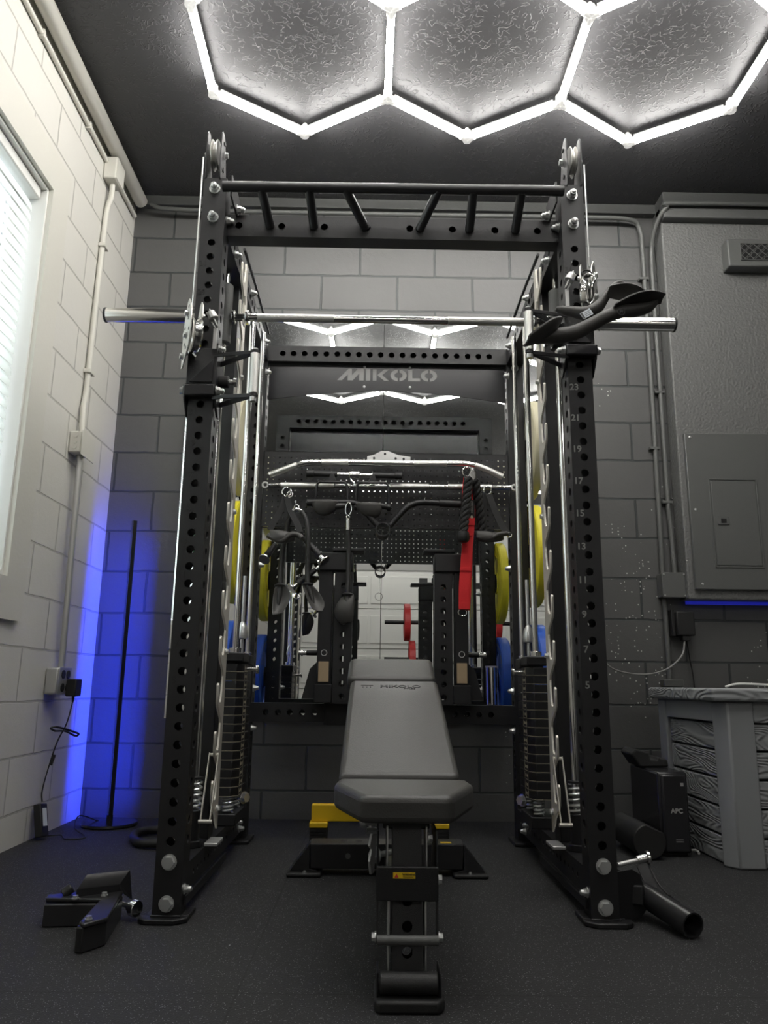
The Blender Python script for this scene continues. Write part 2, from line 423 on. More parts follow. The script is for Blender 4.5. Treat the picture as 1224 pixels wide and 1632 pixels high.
# ------------------------------------------------------------------ room
XL, YB, ZC, XR, YF = -1.32, 3.72, 3.17, 4.3, -3.35
nt = M['floor'].node_tree
_b = nt.nodes['Principled BSDF']
_tc = nd(nt, 'ShaderNodeTexCoord'); _sp = nd(nt, 'ShaderNodeSeparateXYZ'); nt.links.new(_tc.outputs['Object'], _sp.inputs[0])
def _line(ch, off, period):
    f = mth(nt, 'FRACT', mth(nt, 'DIVIDE', mth(nt, 'ADD', _sp.outputs[ch], 60*period-off), period))
    return mth(nt, 'LESS_THAN', mth(nt, 'MULTIPLY', mth(nt, 'MINIMUM', f, mth(nt, 'SUBTRACT', 1.0, f)), period), 0.0022)
_seam = mth(nt, 'MAXIMUM', _line(0, -0.27, 1.22), _line(1, 1.755, 1.83))
_old = _b.inputs['Base Color'].links[0].from_socket
nt.links.new(mixc(nt, _seam, _old, (0.006, 0.006, 0.006)), _b.inputs['Base Color'])

struct(MB().bx(XL-0.2, XR+0.4, YF-0.4, YB+0.4, -0.12, 0).build('floor', 'floor', smooth=False))
struct(MB().bx(XL-0.2, XR+0.4, YF-0.4, YB+0.4, 3.2465, ZC+0.22).build('ceiling', 'ceil', smooth=False))
G[:] = [1.03, -0.0186]
struct(MB().bx(XL, XR, YB, YB+0.15, 0, ZC).build('wall_back', 'bwall', smooth=False))
struct(MB().bx(XR, XR+0.15, YF-0.15, YB+0.15, 0, ZC).build('wall_right', 'rwall', smooth=False))
# left wall with the window opening
WY0, WY1, WZ0, WZ1 = 1.15, 2.73, 0.98, 2.53
w = MB()
w.bx(XL-0.15, XL, YF-0.15, WY0, 0, ZC).bx(XL-0.15, XL, WY1, YB+0.15, 0, ZC)
w.bx(XL-0.15, XL, WY0, WY1, 0, WZ0).bx(XL-0.15, XL, WY0, WY1, WZ1, ZC)
struct(w.build('wall_left', 'lwall', smooth=False))
# front wall behind the viewer with the garage door
GX0, GX1, GZ = -1.05, 3.75, 2.19
w = MB()
w.bx(XL, GX0, YF-0.15, YF, 0, ZC).bx(GX1, XR, YF-0.15, YF, 0, ZC).bx(GX0, GX1, YF-0.15, YF, GZ, ZC)
struct(w.build('wall_front', 'garwall', smooth=False))
door = bpy.data.objects.new('door_1', None); C.objects.link(door); door.location = gv((1.35, YF, 0)); struct(door)
MB().bx(GX0+0.001, GX1-0.001, YF-0.10, YF-0.071, 0, GZ-0.001).build('door_backing', 'garage', door, smooth=False)
for k in range(4):
    z0 = 0.01+0.5475*k; z1 = z0+0.5375; d = MB()
    d.bx(GX0+0.01, GX1-0.01, YF-0.07, YF-0.02, z0, z1)
    for i in range(5):
        d.bx(GX0+0.06+i*0.94, GX0+0.96+i*0.94, YF-0.02, YF-0.006, z0+0.07, z1-0.09)
    d.build('door_section', 'garage', door, bev=0.004)
d = MB()
for x in (GX0+0.6, GX1-0.6, 1.35):
    for k in range(1, 4): d.bx(x-0.03, x+0.03, YF-0.006, YF+0.006, 0.5475*k-0.05, 0.5475*k+0.06)
d.each('door_hinge', 'galv', door)

# wall top plate and the boxed-out section on the right
struct(MB().bx(XL, XR, YB-0.045, YB, 3.115, ZC).build('trim_1', 'greyp', smooth=False, bev=0.004))
bk = MB().bx(1.484, XR, 3.61, YB, 1.03, 3.115)
struct(bk.build('trim_2', 'bulk', smooth=False, bev=0.008))
struct(MB().bx(1.484, XR, 3.56, YB-0.046, 3.02, ZC).build('trim_3', 'greyp', smooth=False, bev=0.006))

# window
win = bpy.data.objects.new('window_1', None); C.objects.link(win); win.location = gv((XL, 1.94, WZ0)); struct(win)
fr = MB()
def rrect(y0, y1, z0, z1, r=0.0, n=5):
    pts = []
    for cy, cz, a0 in ((y1-r, z1-r, 0), (y0+r, z1-r, 90), (y0+r, z0+r, 180), (y1-r, z0+r, 270)):
        for k in range(n): a = math.radians(a0+90*k/(n-1)); pts.append((cy+r*math.cos(a), cz+r*math.sin(a)))
    return pts
o_ = rrect(WY0-0.15, WY1+0.15, WZ0-0.15, WZ1+0.16, 0.035); i_ = rrect(WY0, WY1, WZ0, WZ1, 0.002); n = len(o_)
pts = [(XL+0.018, a, b) for a, b in o_]+[(XL+0.018, a, b) for a, b in i_]+[(XL-0.001, a, b) for a, b in o_]+[(XL-0.001, a, b) for a, b in i_]
fs = []
for k in range(n):
    j = (k+1) % n
    fs += [(k, j, n+j, n+k), (2*n+k, 2*n+j, j, k), (n+k, n+j, 3*n+j, 3*n+k)]
fr.add(pts, fs); fr.build('window_casing', 'creamp', win, ang=50)
jm = MB()
jm.bx(XL-0.149, XL, WY1-0.012, WY1, WZ0, WZ1).bx(XL-0.149, XL, WY0, WY0+0.012, WZ0, WZ1)
jm.bx(XL-0.149, XL, WY0+0.012, WY1-0.012, WZ1-0.012, WZ1).bx(XL-0.149, XL, WY0+0.012, WY1-0.012, WZ0, WZ0+0.02)
jm.build('window_jamb', 'white', win, smooth=False)
fm = MB()
fm.bx(XL-0.148, XL-0.115, WY1-0.06, WY1-0.012, WZ0+0.02, WZ1-0.012).bx(XL-0.148, XL-0.115, WY0+0.012, WY0+0.06, WZ0+0.02, WZ1-0.012)
fm.bx(XL-0.148, XL-0.115, WY0+0.06, WY1-0.06, WZ1-0.06, WZ1-0.012).bx(XL-0.148, XL-0.115, WY0+0.06, WY1-0.06, WZ0+0.02, WZ0+0.07)
fm.bx(XL-0.148, XL-0.115, WY0+0.06, WY1-0.06, 1.72, 1.76)
fm.build('window_frame', 'white', win, smooth=False)
MB().bx(XL-0.134, XL-0.130, WY0+0.06, WY1-0.06, WZ0+0.07, WZ1-0.06).build('window_pane', 'glass', win, smooth=False)
bl = thing('window_blind', 'white horizontal slat blind glowing with daylight inside the left window', 'blind', (XL-0.05, 1.94, WZ0+0.03))
MB().bx(XL-0.075, XL-0.02, WY0+0.02, WY1-0.02, WZ1-0.06, WZ1-0.014).build('headrail', 'white', bl, bev=0.006)
sl = MB(); z = WZ0+0.08
while z < WZ1-0.08:
    a = math.radians(74); h = 0.0265
    sl.add([(XL-0.05-h*math.cos(a), WY0+0.03, z+h*math.sin(a)), (XL-0.05-h*math.cos(a), WY1-0.03, z+h*math.sin(a)),
            (XL-0.045, WY1-0.03, z), (XL-0.045, WY0+0.03, z),
            (XL-0.05+h*math.cos(a), WY1-0.03, z-h*math.sin(a)), (XL-0.05+h*math.cos(a), WY0+0.03, z-h*math.sin(a))], [(0, 1, 2, 3), (3, 2, 4, 5)])
    z += 0.043
sl.build('slats', 'blind', bl)
MB().bx(XL-0.065, XL-0.035, WY0+0.03, WY1-0.03, WZ0+0.024, WZ0+0.044).build('bottom_rail', 'white', bl, bev=0.004)

# ------------------------------------------------------------------ hexagon ceiling light
hx = thing('hexagon_ceiling_light', 'white honeycomb of glowing light tubes on the dark ceiling', 'ceiling light', (0.4, 2.0, 3.115))
PX, LS, DY = 0.379, 0.458, 0.237            # half pitch across, straight tube, rise of the slanted tubes
HR = math.radians(0.7)
def hv(i, Y):
    x, y = PX*(i-1), Y-2.1
    return (round(0.415+x*math.cos(HR)-y*math.sin(HR), 4), round(2.1+x*math.sin(HR)+y*math.cos(HR), 4))
edges = set(); verts = {}
def hexagon(ic, Yt):
    ring = [hv(ic, Yt), hv(ic+1, Yt-DY), hv(ic+1, Yt-DY-LS), hv(ic, Yt-2*DY-LS), hv(ic-1, Yt-DY-LS), hv(ic-1, Yt-DY)]
    for a, b in zip(ring, ring[1:]+ring[:1]):
        edges.add(tuple(sorted((a, b)))); verts.setdefault(a, set()).add(b); verts.setdefault(b, set()).add(a)
for ic in (-1, 1, 3): hexagon(ic, 3.122); hexagon(ic, 3.122-2*(DY+LS))
for ic in (0, 2): hexagon(ic, 3.122-DY-LS)
HZ = 3.118
for a, b in sorted(edges):
    A, B = V((*a, HZ)), V((*b, HZ)); d = (B-A).normalized()
    t = MB().cyl(A+d*0.032, B-d*0.032, 0.0145, n=14).build('light_tube', 'tube', hx)
    MB().bar(A+d*0.03+V((0, 0, 0.0205)), B-d*0.03+V((0, 0, 0.0185)), 0.028, 0.007).build('tube_rail', 'railp', t)
for a, ns in sorted(verts.items()):
    A = V((*a, HZ)); c = MB()
    for b in sorted(ns):
        d = (V((*b, HZ))-A).normalized(); c.cyl(A, A+d*0.034, 0.0185, n=14)
    c.cyl(A+V((0, 0, -0.016)), A+V((0, 0, 0.035)), 0.02, n=14)
    c.cyl(A+V((0, 0, 0.03)), A+V((0, 0, ZC-HZ-0.0005)), 0.009, n=8)
    c.build('connector', 'tubecon', hx)

# ------------------------------------------------------------------ left wall services
cd = thing('ceiling_conduit', 'fat cream painted pipe along the top of the left wall', 'conduit', (XL+0.04, 1.0, 3.12))
MB().cyl((XL+0.045, YF+0.05, 3.118), (XL+0.045, 3.66, 3.118), 0.034, n=24).build('pipe', 'creamp', cd)
MB().cyl((XL+0.012, YF+0.05, 3.045), (XL+0.012, 3.68, 3.045), 0.011, n=10).build('thin_conduit', 'creamp', cd)
b = MB()
for y in (0.8, 1.6, 2.25, 2.5, 3.0): b.bx(XL+0.0015, XL+0.024, y-0.008, y+0.008, 3.028, 3.062)
b.each('pipe_clip', 'creamp', cd, bev=0.002)
jb = thing('junction_box', 'cream junction box at the top of the left wall pipe', 'junction box', (XL+0.03, 3.30, 2.99), 'cream boxes on the left wall pipe')
jb2 = None
MB().bx(XL+0.001, XL+0.062, 3.235, 3.345, 2.955, 3.07).build('box_body', 'creamp', jb, bev=0.006)
MB().bx(XL+0.062, XL+0.065, 3.238, 3.342, 2.958, 3.067).build('box_cover', 'creamp', jb, bev=0.001)
vc = thing('wall_conduit', 'cream vertical pipe running down the left wall to the outlet', 'conduit', (XL+0.02, 3.28, 0.67))
MB().path(bez([(XL+0.03, 3.29, 2.956), (XL+0.03, 3.29, 2.88), (XL+0.016, 3.285, 2.78), (XL+0.016, 3.27, 2.3), (XL+0.016, 3.262, 1.9), (XL+0.018, 3.245, 1.8), (XL+0.032, 3.225, 1.67)], 5), 0.0125, 12).build('upper_pipe', 'creamp', vc)
MB().path(bez([(XL+0.032, 3.225, 1.575), (XL+0.032, 3.23, 1.5), (XL+0.032, 3.25, 1.0), (XL+0.032, 3.262, 0.672)], 5), 0.0135, 12).build('lower_pipe', 'galv', vc)
b = MB()
for z, y in ((2.62, 3.28), (1.98, 3.264)): b.bx(XL+0.0015, XL+0.034, y-0.02, y+0.035, z-0.009, z+0.009)
b.each('pipe_strap', 'creamp', vc, bev=0.002)
mb_ = thing('junction_box', 'small cream box halfway down the left wall pipe, with round knockouts', 'junction box', (XL+0.03, 3.22, 1.6))
MB().bx(XL+0.001, XL+0.055, 3.17, 3.27, 1.575, 1.67).build('box_body', 'creamp', mb_, bev=0.006)
k = MB()
for z in (1.598, 1.623, 1.648): k.cyl((XL+0.028, 3.170, z), (XL+0.028, 3.167, z), 0.0095, n=16)
k.each('knockout', 'creamp', mb_)
MB().bx(XL+0.056, XL+0.060, 3.165, 3.315, 1.565, 1.675).build('box_cover', 'creamp', mb_, bev=0.001)
ot = thing('wall_outlet', 'grey metal outlet box low on the left wall under the pipe', 'outlet', (XL+0.03, 3.26, 0.62))
MB().bx(XL+0.001, XL+0.055, 3.18, 3.305, 0.565, 0.672).build('box_body', 'galv', ot, bev=0.008)
MB().bx(XL+0.055, XL+0.059, 3.178, 3.307, 0.563, 0.674).build('cover_plate', 'galv', ot, bev=0.002)
k = MB()
for y in (3.218, 3.268):
    for z in (0.593, 0.645): k.cyl((XL+0.059, y, z), (XL+0.0625, y, z), 0.017, n=20)
k.each('socket', 'rubber', ot)
pa = thing('plug_adapter', 'black square plug adapter in the left wall outlet', 'power adapter', (XL+0.09, 3.275, 0.59))
MB().bx(XL+0.063, XL+0.105, 3.245, 3.312, 0.558, 0.628).build('adapter_body', 'rubber', pa, bev=0.005)
MB().cyl((XL+0.085, 3.28, 0.558), (XL+0.085, 3.28, 0.535), 0.006, 0.004, n=10).build('strain_relief', 'rubber', pa)
co = thing('hanging_cord', 'thin black cord tied in a loop hanging by the blue lit wall', 'cord', (XL+0.06, 3.26, 0.1))
MB().path(bez([(XL+0.085, 3.28, 0.536), (XL+0.075, 3.262, 0.45), (XL+0.05, 3.25, 0.38), (XL+0.035, 3.235, 0.30), (XL+0.03, 3.20, 0.2), (XL+0.036, 3.195, 0.158)], 6), 0.0028, 6).build('cord', 'rubber', co)
MB().path(bez([(XL+0.06, 3.19, 0.425), (XL+0.05, 3.17, 0.436), (XL+0.06, 3.20, 0.44), (XL+0.075, 3.26, 0.428), (XL+0.09, 3.31, 0.415), (XL+0.10, 3.34, 0.405), (XL+0.09, 3.33, 0.398), (XL+0.075, 3.26, 0.420), (XL+0.06, 3.19, 0.425)], 6), 0.0042, 6, closed=False).build('cord_bundle', 'rubber', co)
MB().cyl((XL+0.047, 3.243, 0.33), (XL+0.038, 3.237, 0.29), 0.006, n=10).build('cord_connector', 'rubber', co)
MB().path(bez([(XL+0.055, 3.23, 0.028), (XL+0.09, 3.28, 0.022), (XL+0.14, 3.20, 0.022), (XL+0.2, 3.24, 0.022), (XL+0.12, 3.34, 0.04), (XL+0.10, 3.44, 0.07), (XL+0.14, 3.52, 0.04), (XL+0.18, 3.55, 0.025)], 7), 0.0026, 6).build('floor_cord', 'rubber', co)
pb = thing('power_brick', 'black power brick with white label leaning on the left wall', 'power brick', (XL+0.03, 3.21, 0.07))
R_ = Matrix.Rotation(math.radians(-12), 3, 'Y') @ Matrix.Rotation(math.radians(-7), 3, 'X')
MB().box((XL+0.035, 3.205, 0.088), (0.03, 0.062, 0.122), R_).build('brick_body', 'rubber', pb, bev=0.004)
MB().box(V((XL+0.035, 3.205, 0.088))+R_ @ V((0.0158, 0, 0.01)), (0.0012, 0.036, 0.066), R_).build('label_sticker', 'label', pb)

# corner floor lamp
fl = thing('corner_floor_lamp', 'slim black corner floor lamp glowing blue onto the walls', 'floor lamp', (-1.12, 3.52, 0))
MB().lathe([(0.0, 0.0), (0.115, 0.0), (0.118, 0.006), (0.116, 0.015), (0.02, 0.019), (0.0, 0.019)], (-1.12, 3.52, 0.0185), (0, 0, 1), 40).build('base', 'blackg', fl)
dd = V((-0.62, 0.78, 0)).normalized(); aw = math.atan2(dd.y, dd.x)
pm = MB().box(V((-1.12, 3.52, 0.695))-dd*0.004, (0.010, 0.018, 1.31), rotz(aw))
sdv = V((-dd.y, dd.x, 0))
for q in (-1, 1): pm.box(V((-1.12, 3.52, 0.695))+dd*0.006+sdv*(q*0.0083), (0.012, 0.0022, 1.31), rotz(aw))
pm.build('pole', 'blackg', fl)
MB().box(V((-1.12, 3.52, 0.69))+dd*0.003, (0.003, 0.013, 1.26), rotz(aw)).build('light_strip', 'bluestrip', fl)
MB().cyl((-1.12, 3.52, 0.036), (-1.12, 3.52, 0.06), 0.014, n=12).build('pole_socket', 'blackg', fl)

# ------------------------------------------------------------------ right side wall services
rc = thing('pipe_run', 'pair of dark grey pipes running down the back wall corner', 'conduit', (1.43, 3.69, 1.16))
MB().path(bez([(-1.22, 3.655, 3.10), (-1.05, 3.66, 3.075), (0.0, 3.665, 3.075), (1.0, 3.665, 3.078), (1.33, 3.67, 3.075), (1.40, 3.69, 3.03), (1.412, 3.70, 2.9)], 6)+[V((1.41, 3.70, 2.0)), V((1.402, 3.70, 1.163))], 0.0125, 10).build('left_pipe', 'greyp2', rc)
MB().path(bez([(2.9, 3.535, 3.085), (1.60, 3.535, 3.085), (1.50, 3.55, 3.07), (1.46, 3.62, 3.0), (1.455, 3.69, 2.88), (1.455, 3.70, 2.6)], 6)+[V((1.453, 3.70, 1.5))]+bez([(1.452, 3.70, 1.5), (1.458, 3.70, 1.38), (1.458, 3.69, 1.163)], 4), 0.0125, 10).build('right_pipe', 'greyp2', rc)
MB().path([(1.402, 3.70, 1.040), (1.402, 3.70, 0.655)], 0.0125, 10).build('lower_pipe', 'greyp2', rc)
b = MB()
for z, x in ((2.74, 1.412), (1.80, 1.408), (2.1, 1.453), (1.52, 1.453)): b.box((x-0.005, 3.703, z), (0.05, 0.032, 0.014))
b.each('pipe_strap', 'galv' if False else 'greyp2', rc, bev=0.002)
MB().bx(1.36, 1.455, 3.665, 3.719, 0.625, 0.66).build('box_fitting', 'greyp2', rc, bev=0.004)
jx = thing('junction_box', 'dark grey square junction box on the back wall pipes', 'junction box', (1.43, 3.69, 1.05))
MB().bx(1.377, 1.487, 3.645, 3.719, 1.045, 1.158).build('box_body', 'greyp2', jx, bev=0.004)
MB().bx(1.374, 1.490, 3.640, 3.645, 1.042, 1.161).build('box_cover', 'greyp2', jx, bev=0.0015)
k = MB()
for x in (1.383, 1.481):
    for z in (1.051, 1.152): k.cyl((x, 3.640, z), (x, 3.636, z), 0.004, n=10)
k.each('screw', 'galv', jx)
ad = thing('power_adapter', 'black power adapter plugged in below the junction box', 'power adapter', (1.46, 3.69, 0.85))
MB().bx(1.43, 1.515, 3.635, 3.719, 0.862, 0.975).build('adapter_body', 'rubber', ad, bev=0.006)
MB().bx(1.415, 1.43, 3.66, 3.719, 0.86, 0.985).build('outlet_plate', 'rubber', ad, bev=0.002)
MB().bx(1.455, 1.49, 3.64, 3.68, 0.838, 0.862).build('cable_plug', 'rubber', ad, bev=0.003)
wc = tag(MB().path(bez([(1.468, 3.655, 0.84), (1.44, 3.63, 0.77), (1.36, 3.62, 0.705), (1.25, 3.62, 0.68), (1.12, 3.62, 0.70), (1.05, 3.62, 0.76), (1.0, 3.62, 0.80), (0.9, 3.62, 0.84)], 8), 0.0045, 8).build('charging_cable', 'signgrey'), 'pale grey cable drooping across the dark wall behind the rack', 'cable')
bc = tag(MB().path(bez([(1.482, 3.665, 0.84), (1.50, 3.69, 0.75), (1.51, 3.69, 0.67), (1.515, 3.69, 0.5)], 6), 0.003, 6).build('thin_cable', 'rubber'), 'thin black cable hanging straight down behind the grey storage box', 'cable')

def on_wall(x, z, Y=3.6): return (x, Y, z)
ep = thing('breaker_panel', 'large dark grey breaker panel with small door, on the right', 'electrical panel', (1.73, 3.6, 1.05))
MB().bx(1.513, 1.965, 3.588, 3.6095, 1.075, 1.848).build('panel_cover', 'greyp2', ep, bev=0.004)
pdr = MB().bx(1.622, 1.838, 3.583, 3.5875, 1.190, 1.605).build('panel_door', 'greyp2', ep, bev=0.002)
fr = MB()
for a in ((1.612, 1.618, 1.18, 1.615), (1.842, 1.848, 1.18, 1.615)): fr.bx(a[0], a[1], 3.584, 3.588, a[2], a[3])
fr.bx(1.618, 1.842, 3.584, 3.588, 1.609, 1.615).bx(1.618, 1.842, 3.584, 3.588, 1.18, 1.186)
fr.build('door_surround', 'greyp2', ep, bev=0.001)
MB().bx(1.640, 1.695, 3.579, 3.583, 1.385, 1.425).build('door_latch', 'greyp', pdr, bev=0.002)
MB().bx(1.655, 1.680, 3.577, 3.579, 1.395, 1.415).build('latch_slot', 'mark', pdr)
k = MB()
for x, z in ((1.54, 1.825), (1.94, 1.825), (1.54, 1.46), (1.94, 1.46), (1.545, 1.1), (1.94, 1.1)): k.lathe([(0, 0), (0.007, 0), (0.006, 0.003), (0, 0.0045)], (x, 3.588, z), (0, -1, 0), 12)
k.each('panel_screw', 'galv', ep)
e2 = thing('breaker_panel', 'second grey breaker panel cut by the right frame edge', 'electrical panel', (2.2, 3.6, 1.05))
MB().bx(1.985, 2.437, 3.588, 3.6095, 1.075, 1.848).build('panel_cover', 'greyp2', e2, bev=0.004)
MB().bx(2.094, 2.310, 3.583, 3.5875, 1.190, 1.605).build('panel_door', 'greyp2', e2, bev=0.002)

vb = thing('chime_box', 'dark grey box with a lattice grille high on the right wall', 'vent box', (1.93, 3.6, 2.8))
MB().bx(1.79, 2.075, 3.535, 3.6095, 2.73, 2.885).build('box_body', 'greyp2', vb, bev=0.006)
g = MB()
g.bx(1.855, 2.03, 3.5315, 3.5345, 2.765, 2.855)
g.build('grille_backing', 'mark', vb)
g = MB()
for i in range(8):
    for j in range(4):
        cx, cz = 1.867+i*0.0216, 2.777+j*0.0218
        if (i+j) % 2: g.bar((cx-0.0095, 3.5305, cz-0.0095), (cx+0.0095, 3.5305, cz+0.0095), 0.003, 0.0035, (0, 1, 0)).bar((cx-0.0095, 3.5305, cz), (cx, 3.5305, cz+0.0095), 0.003, 0.003, (0, 1, 0))
        else: g.bar((cx-0.0095, 3.5305, cz+0.0095), (cx+0.0095, 3.5305, cz-0.0095), 0.003, 0.0035, (0, 1, 0)).bar((cx, 3.5305, cz-0.0095), (cx+0.0095, 3.5305, cz), 0.003, 0.003, (0, 1, 0))
g.bx(1.852, 2.033, 3.529, 3.5345, 2.855, 2.858).bx(1.852, 2.033, 3.529, 3.5345, 2.762, 2.765).bx(1.852, 1.855, 3.529, 3.5345, 2.765, 2.855).bx(2.03, 2.033, 3.529, 3.5345, 2.765, 2.855)
g.build('grille_lattice', 'greyp2', vb)
bs = tag(MB().bx(1.50, 4.2, 3.68, 3.695, 1.0145, 1.029).build('led_strip', mat('blue_led_dim', (0.1, 0.1, 0.9), 0.4, 0, None, ((0.02, 0.04, 1.0), 0.15))), 'blue light strip under the boxed-out grey wall section', 'led strip')

# mirrors on the back wall
for x0, x1, lb in ((-0.963, 0.0305, 'tall wall mirror left of the centre seam, behind the rack'), (0.0335, 1.027, 'tall wall mirror right of the centre seam, behind the rack')):
    mr = thing('wall_mirror', lb, 'mirror', ((x0+x1)/2, 3.70, 0.457))
    MB().bx(x0, x1, 3.6945, 3.7195, 0.457, 2.47).build('mirror_backing', 'galv', mr, smooth=False)
    MB().bx(x0, x1, 3.690, 3.694, 0.457, 2.47).build('mirror_glass', 'mirror', mr, smooth=False)

G[:] = [1.0, 0.0]

# ------------------------------------------------------------------ power rack
XC = 0.045; OX = 0.585; PW = 0.075          # rack centre, upright centre offset, upright size
YR0, YR1 = 2.23, 3.295                       # front faces of the front and rear uprights
FH, RH = 2.235, 2.135
rk = thing('power_rack', 'tall black steel power rack with perforated uprights, standing in front of the mirror', 'power rack', (XC, 2.8, 0))
zs = [0.20+0.05*k for k in range(40)]
side_bolts = []
for s in (-1, 1):
    x = XC+s*OX; inn, out = ('+u', '-u') if s < 0 else ('-u', '+u')
    # front upright
    yc = YR0+PW/2
    H1 = [z-0.008 for z in zs if z < 2.18 and abs(z-2.05) > 0.03 and z < 2.14]
    u = MB().hbeam((x, yc, 0.008), (x, yc, FH), (1, 0, 0), PW, PW, {'+u': H1, '-u': H1, '+v': H1, '-v': H1}, 0.0122)
    up_ = u.build('upright', 'black', rk)
    nm = MB()
    for k in range(5, 33, 2):
        z = 0.375+0.05*k
        if 1.46 < z-(0.15 if s > 0 else 0) < 1.72: continue
        nm = MB(); add_text(nm, str(k), 0.028, (x-0.021, YR0-0.0004, z), (1, 0, 0), (0, 0, 1), 0.0006)
        nm.build('height_number', 'mark' if s < 0 or k > 26 else 'signgrey', up_)
    # foot plate
    f = MB(); poly = [(-0.062, 0.0), (0.062, 0.0), (0.062, -0.03), (0.03, -0.062), (-0.052, -0.062), (-0.075, -0.035), (-0.075, 0.0)]
    if s > 0: poly = [(-a, b_) for a, b_ in poly]
    f.prism([(a*0.95, b_*0.75+0.0) for a, b_ in poly], (x, YR0+0.015, 0.001), (1, 0, 0), (0, 1, 0), (0, 0, 0.013))
    f.bx(x-0.058*1.0, x+0.058, YR0+0.0151, YR0+0.10, 0.001, 0.014)
    f.build('foot_plate', 'black', rk, bev=0.003)
    w_ = MB().bar((x-0.04, YR0-0.004, 0.016), (x+0.04, YR0-0.004, 0.016), 0.008, 0.006); w_.build('foot_weld', 'blackg', rk, bev=0.002)
    for z in (0.045, 0.148): MB().bolt((x, YR0, z), (0, -1, 0), 0.0165).build('bolt', 'zinc', rk)
    for z in (2.09, 2.195): MB().bolt((x, YR0, z), (0, -1, 0), 0.0145, True).build('bolt', 'zinc', rk)
    # rear upright
    yr = YR1+PW/2
    H2 = [z-0.008 for z in zs if z < 2.02]
    MB().hbeam((x, yr, 0.008), (x, yr, RH), (1, 0, 0), PW, PW, {'+u': H2, '-u': H2, '+v': H2, '-v': H2}, 0.0122).build('rear_upright', 'black', rk)
    MB().bx(x-0.06, x+0.06, YR1-0.055, YR1+0.10, 0.001, 0.014).build('foot_plate', 'black', rk, bev=0.003)
    for z in (2.045, 2.105): MB().bolt((x, YR1, z), (0, -1, 0), 0.0135, True).build('bolt', 'zinc', rk)
    # middle upright sheet and lower/upper side beams
    MB().bx(x-0.022, x+0.022, 2.62, 2.70, 0.135, 2.06).build('middle_upright', 'black', rk, bev=0.002)
    a, b_ = V((x, YR0+PW, 2.0975)), V((x, YR1, 2.0975)); Lb = (b_-a).length
    hs = [0.06+0.05*k for k in range(int((Lb-0.09)/0.05))]
    MB().hbeam(a, b_, (1, 0, 0), PW, PW, {'+u': hs, '-u': hs}, 0.0122).build('top_side_beam', 'black', rk)
    a, b_ = V((x, YR0+PW, 0.0975)), V((x, YR1, 0.0975))
    MB().hbeam(a, b_, (1, 0, 0), PW, PW, {'+u': hs, '-u': hs}, 0.0075).build('bottom_side_beam', 'black', rk)
    ins = x-s*PW/2                                                  # inner side plane
    MB().bar((ins-s*0.004, YR0+0.03, 0.045), (ins-s*0.004, YR0+0.62, 0.04), 0.006, 0.022, (0, 0, 1)).build('floor_strap', 'black', rk)
    for y, z in ((YR0+0.03, 0.075), (YR1-0.17, 0.08), (YR1-0.22, 0.11)): MB().bolt((ins, y, z), (-s, 0, 0), 0.011, True).build('bolt', 'zinc', rk)
    for y, z in ((YR0+0.036, 2.10), (YR0+0.20, 2.075), (YR0+0.55, 2.12), (YR1-0.12, 2.10), (YR1-0.05, 1.985)):
        MB().bolt((ins, y, z), (-s, 0, 0), 0.0125, True).build('bolt', 'zinc', rk)
    for z in (1.12, 0.60, 0.44): MB().bolt((ins, YR1+0.02, z), (-s, 0, 0), 0.0125, True).build('bolt', 'zinc', rk)
    # curved side strap above the rear half
    MB().path(bez([(ins-s*0.012, YR0+0.30, 2.16), (ins-s*0.012, YR0+0.6, 2.165), (ins-s*0.012, YR1-0.1, 2.15)], 5), 0.006, 8).build('cable_guard', 'black', rk)
    # front cable, pulley tower
    tw = MB()
    for dx in (-0.017, 0.030):
        MB().prism([(-0.02, 0), (0.075, 0), (0.06, 0.06), (0.02, 0.165), (0.005, 0.178), (-0.014, 0.178), (-0.026, 0.165), (-0.032, 0.06)], (x+s*dx, YR0+0.012, FH-0.004), (0, 1, 0), (0, 0, 1), (s*0.004, 0, 0)).build('pulley_tower_plate', 'black', rk, bev=0.0008)
    tp = rk
    pl = MB(); pc = V((x+s*0.0085, YR0+0.022, FH+0.10))
    pl.lathe([(0.012, -0.009), (0.048, -0.011), (0.050, -0.008), (0.040, -0.002), (0.040, 0.002), (0.050, 0.008), (0.048, 0.011), (0.012, 0.009)], pc, (1, 0, 0), 36).build('pulley_wheel', 'pulley', tp)
    MB().bolt((x+s*0.034, pc.y, pc.z), (s, 0, 0), 0.010).build('pulley_bolt', 'zinc', tp)
    MB().bolt((x-s*0.021, pc.y, pc.z), (-s, 0, 0), 0.010).build('pulley_bolt', 'zinc', tp)
    k = MB()
    for z in (FH+0.045, FH+0.145): k.cyl((x-s*0.0175, pc.y, z), (x-s*0.0205, pc.y, z), 0.008, n=14)
    k.each('pulley_hole', 'mark', tp)
    zt = 1.76 if s < 0 else 1.93
    MB().cyl((x+s*0.0425, YR0-0.012, zt), (x+s*0.0425, YR0-0.008, FH+0.07), 0.003, n=8).build('cable', 'zinc', rk)
    MB().cyl((x+s*0.0425, YR0+0.05, 1.5), (x+s*0.0425, YR0+0.05, FH+0.02), 0.0028, n=8).build('cable', 'zinc', rk)

    # smith guide rod, springs, carriage
    xs = XC+s*0.588
    MB().cyl((xs, 2.5, 0.30), (xs, 2.5, 2.06), 0.0125, n=20).build('smith_guide_rod', 'chrome', rk)
    MB().cyl((xs, 2.5, 0.135), (xs, 2.5, 0.24), 0.022, n=20).cyl((xs, 2.5, 0.135), (xs, 2.5, 0.155), 0.034, n=20).build('rod_socket', 'black', rk, bev=0.002)
    MB().coil((xs, 2.5, 0.24), (0, 0, 1), 0.021, 0.0042, 5.5, 0.088).build('rod_spring', 'zinc', rk)
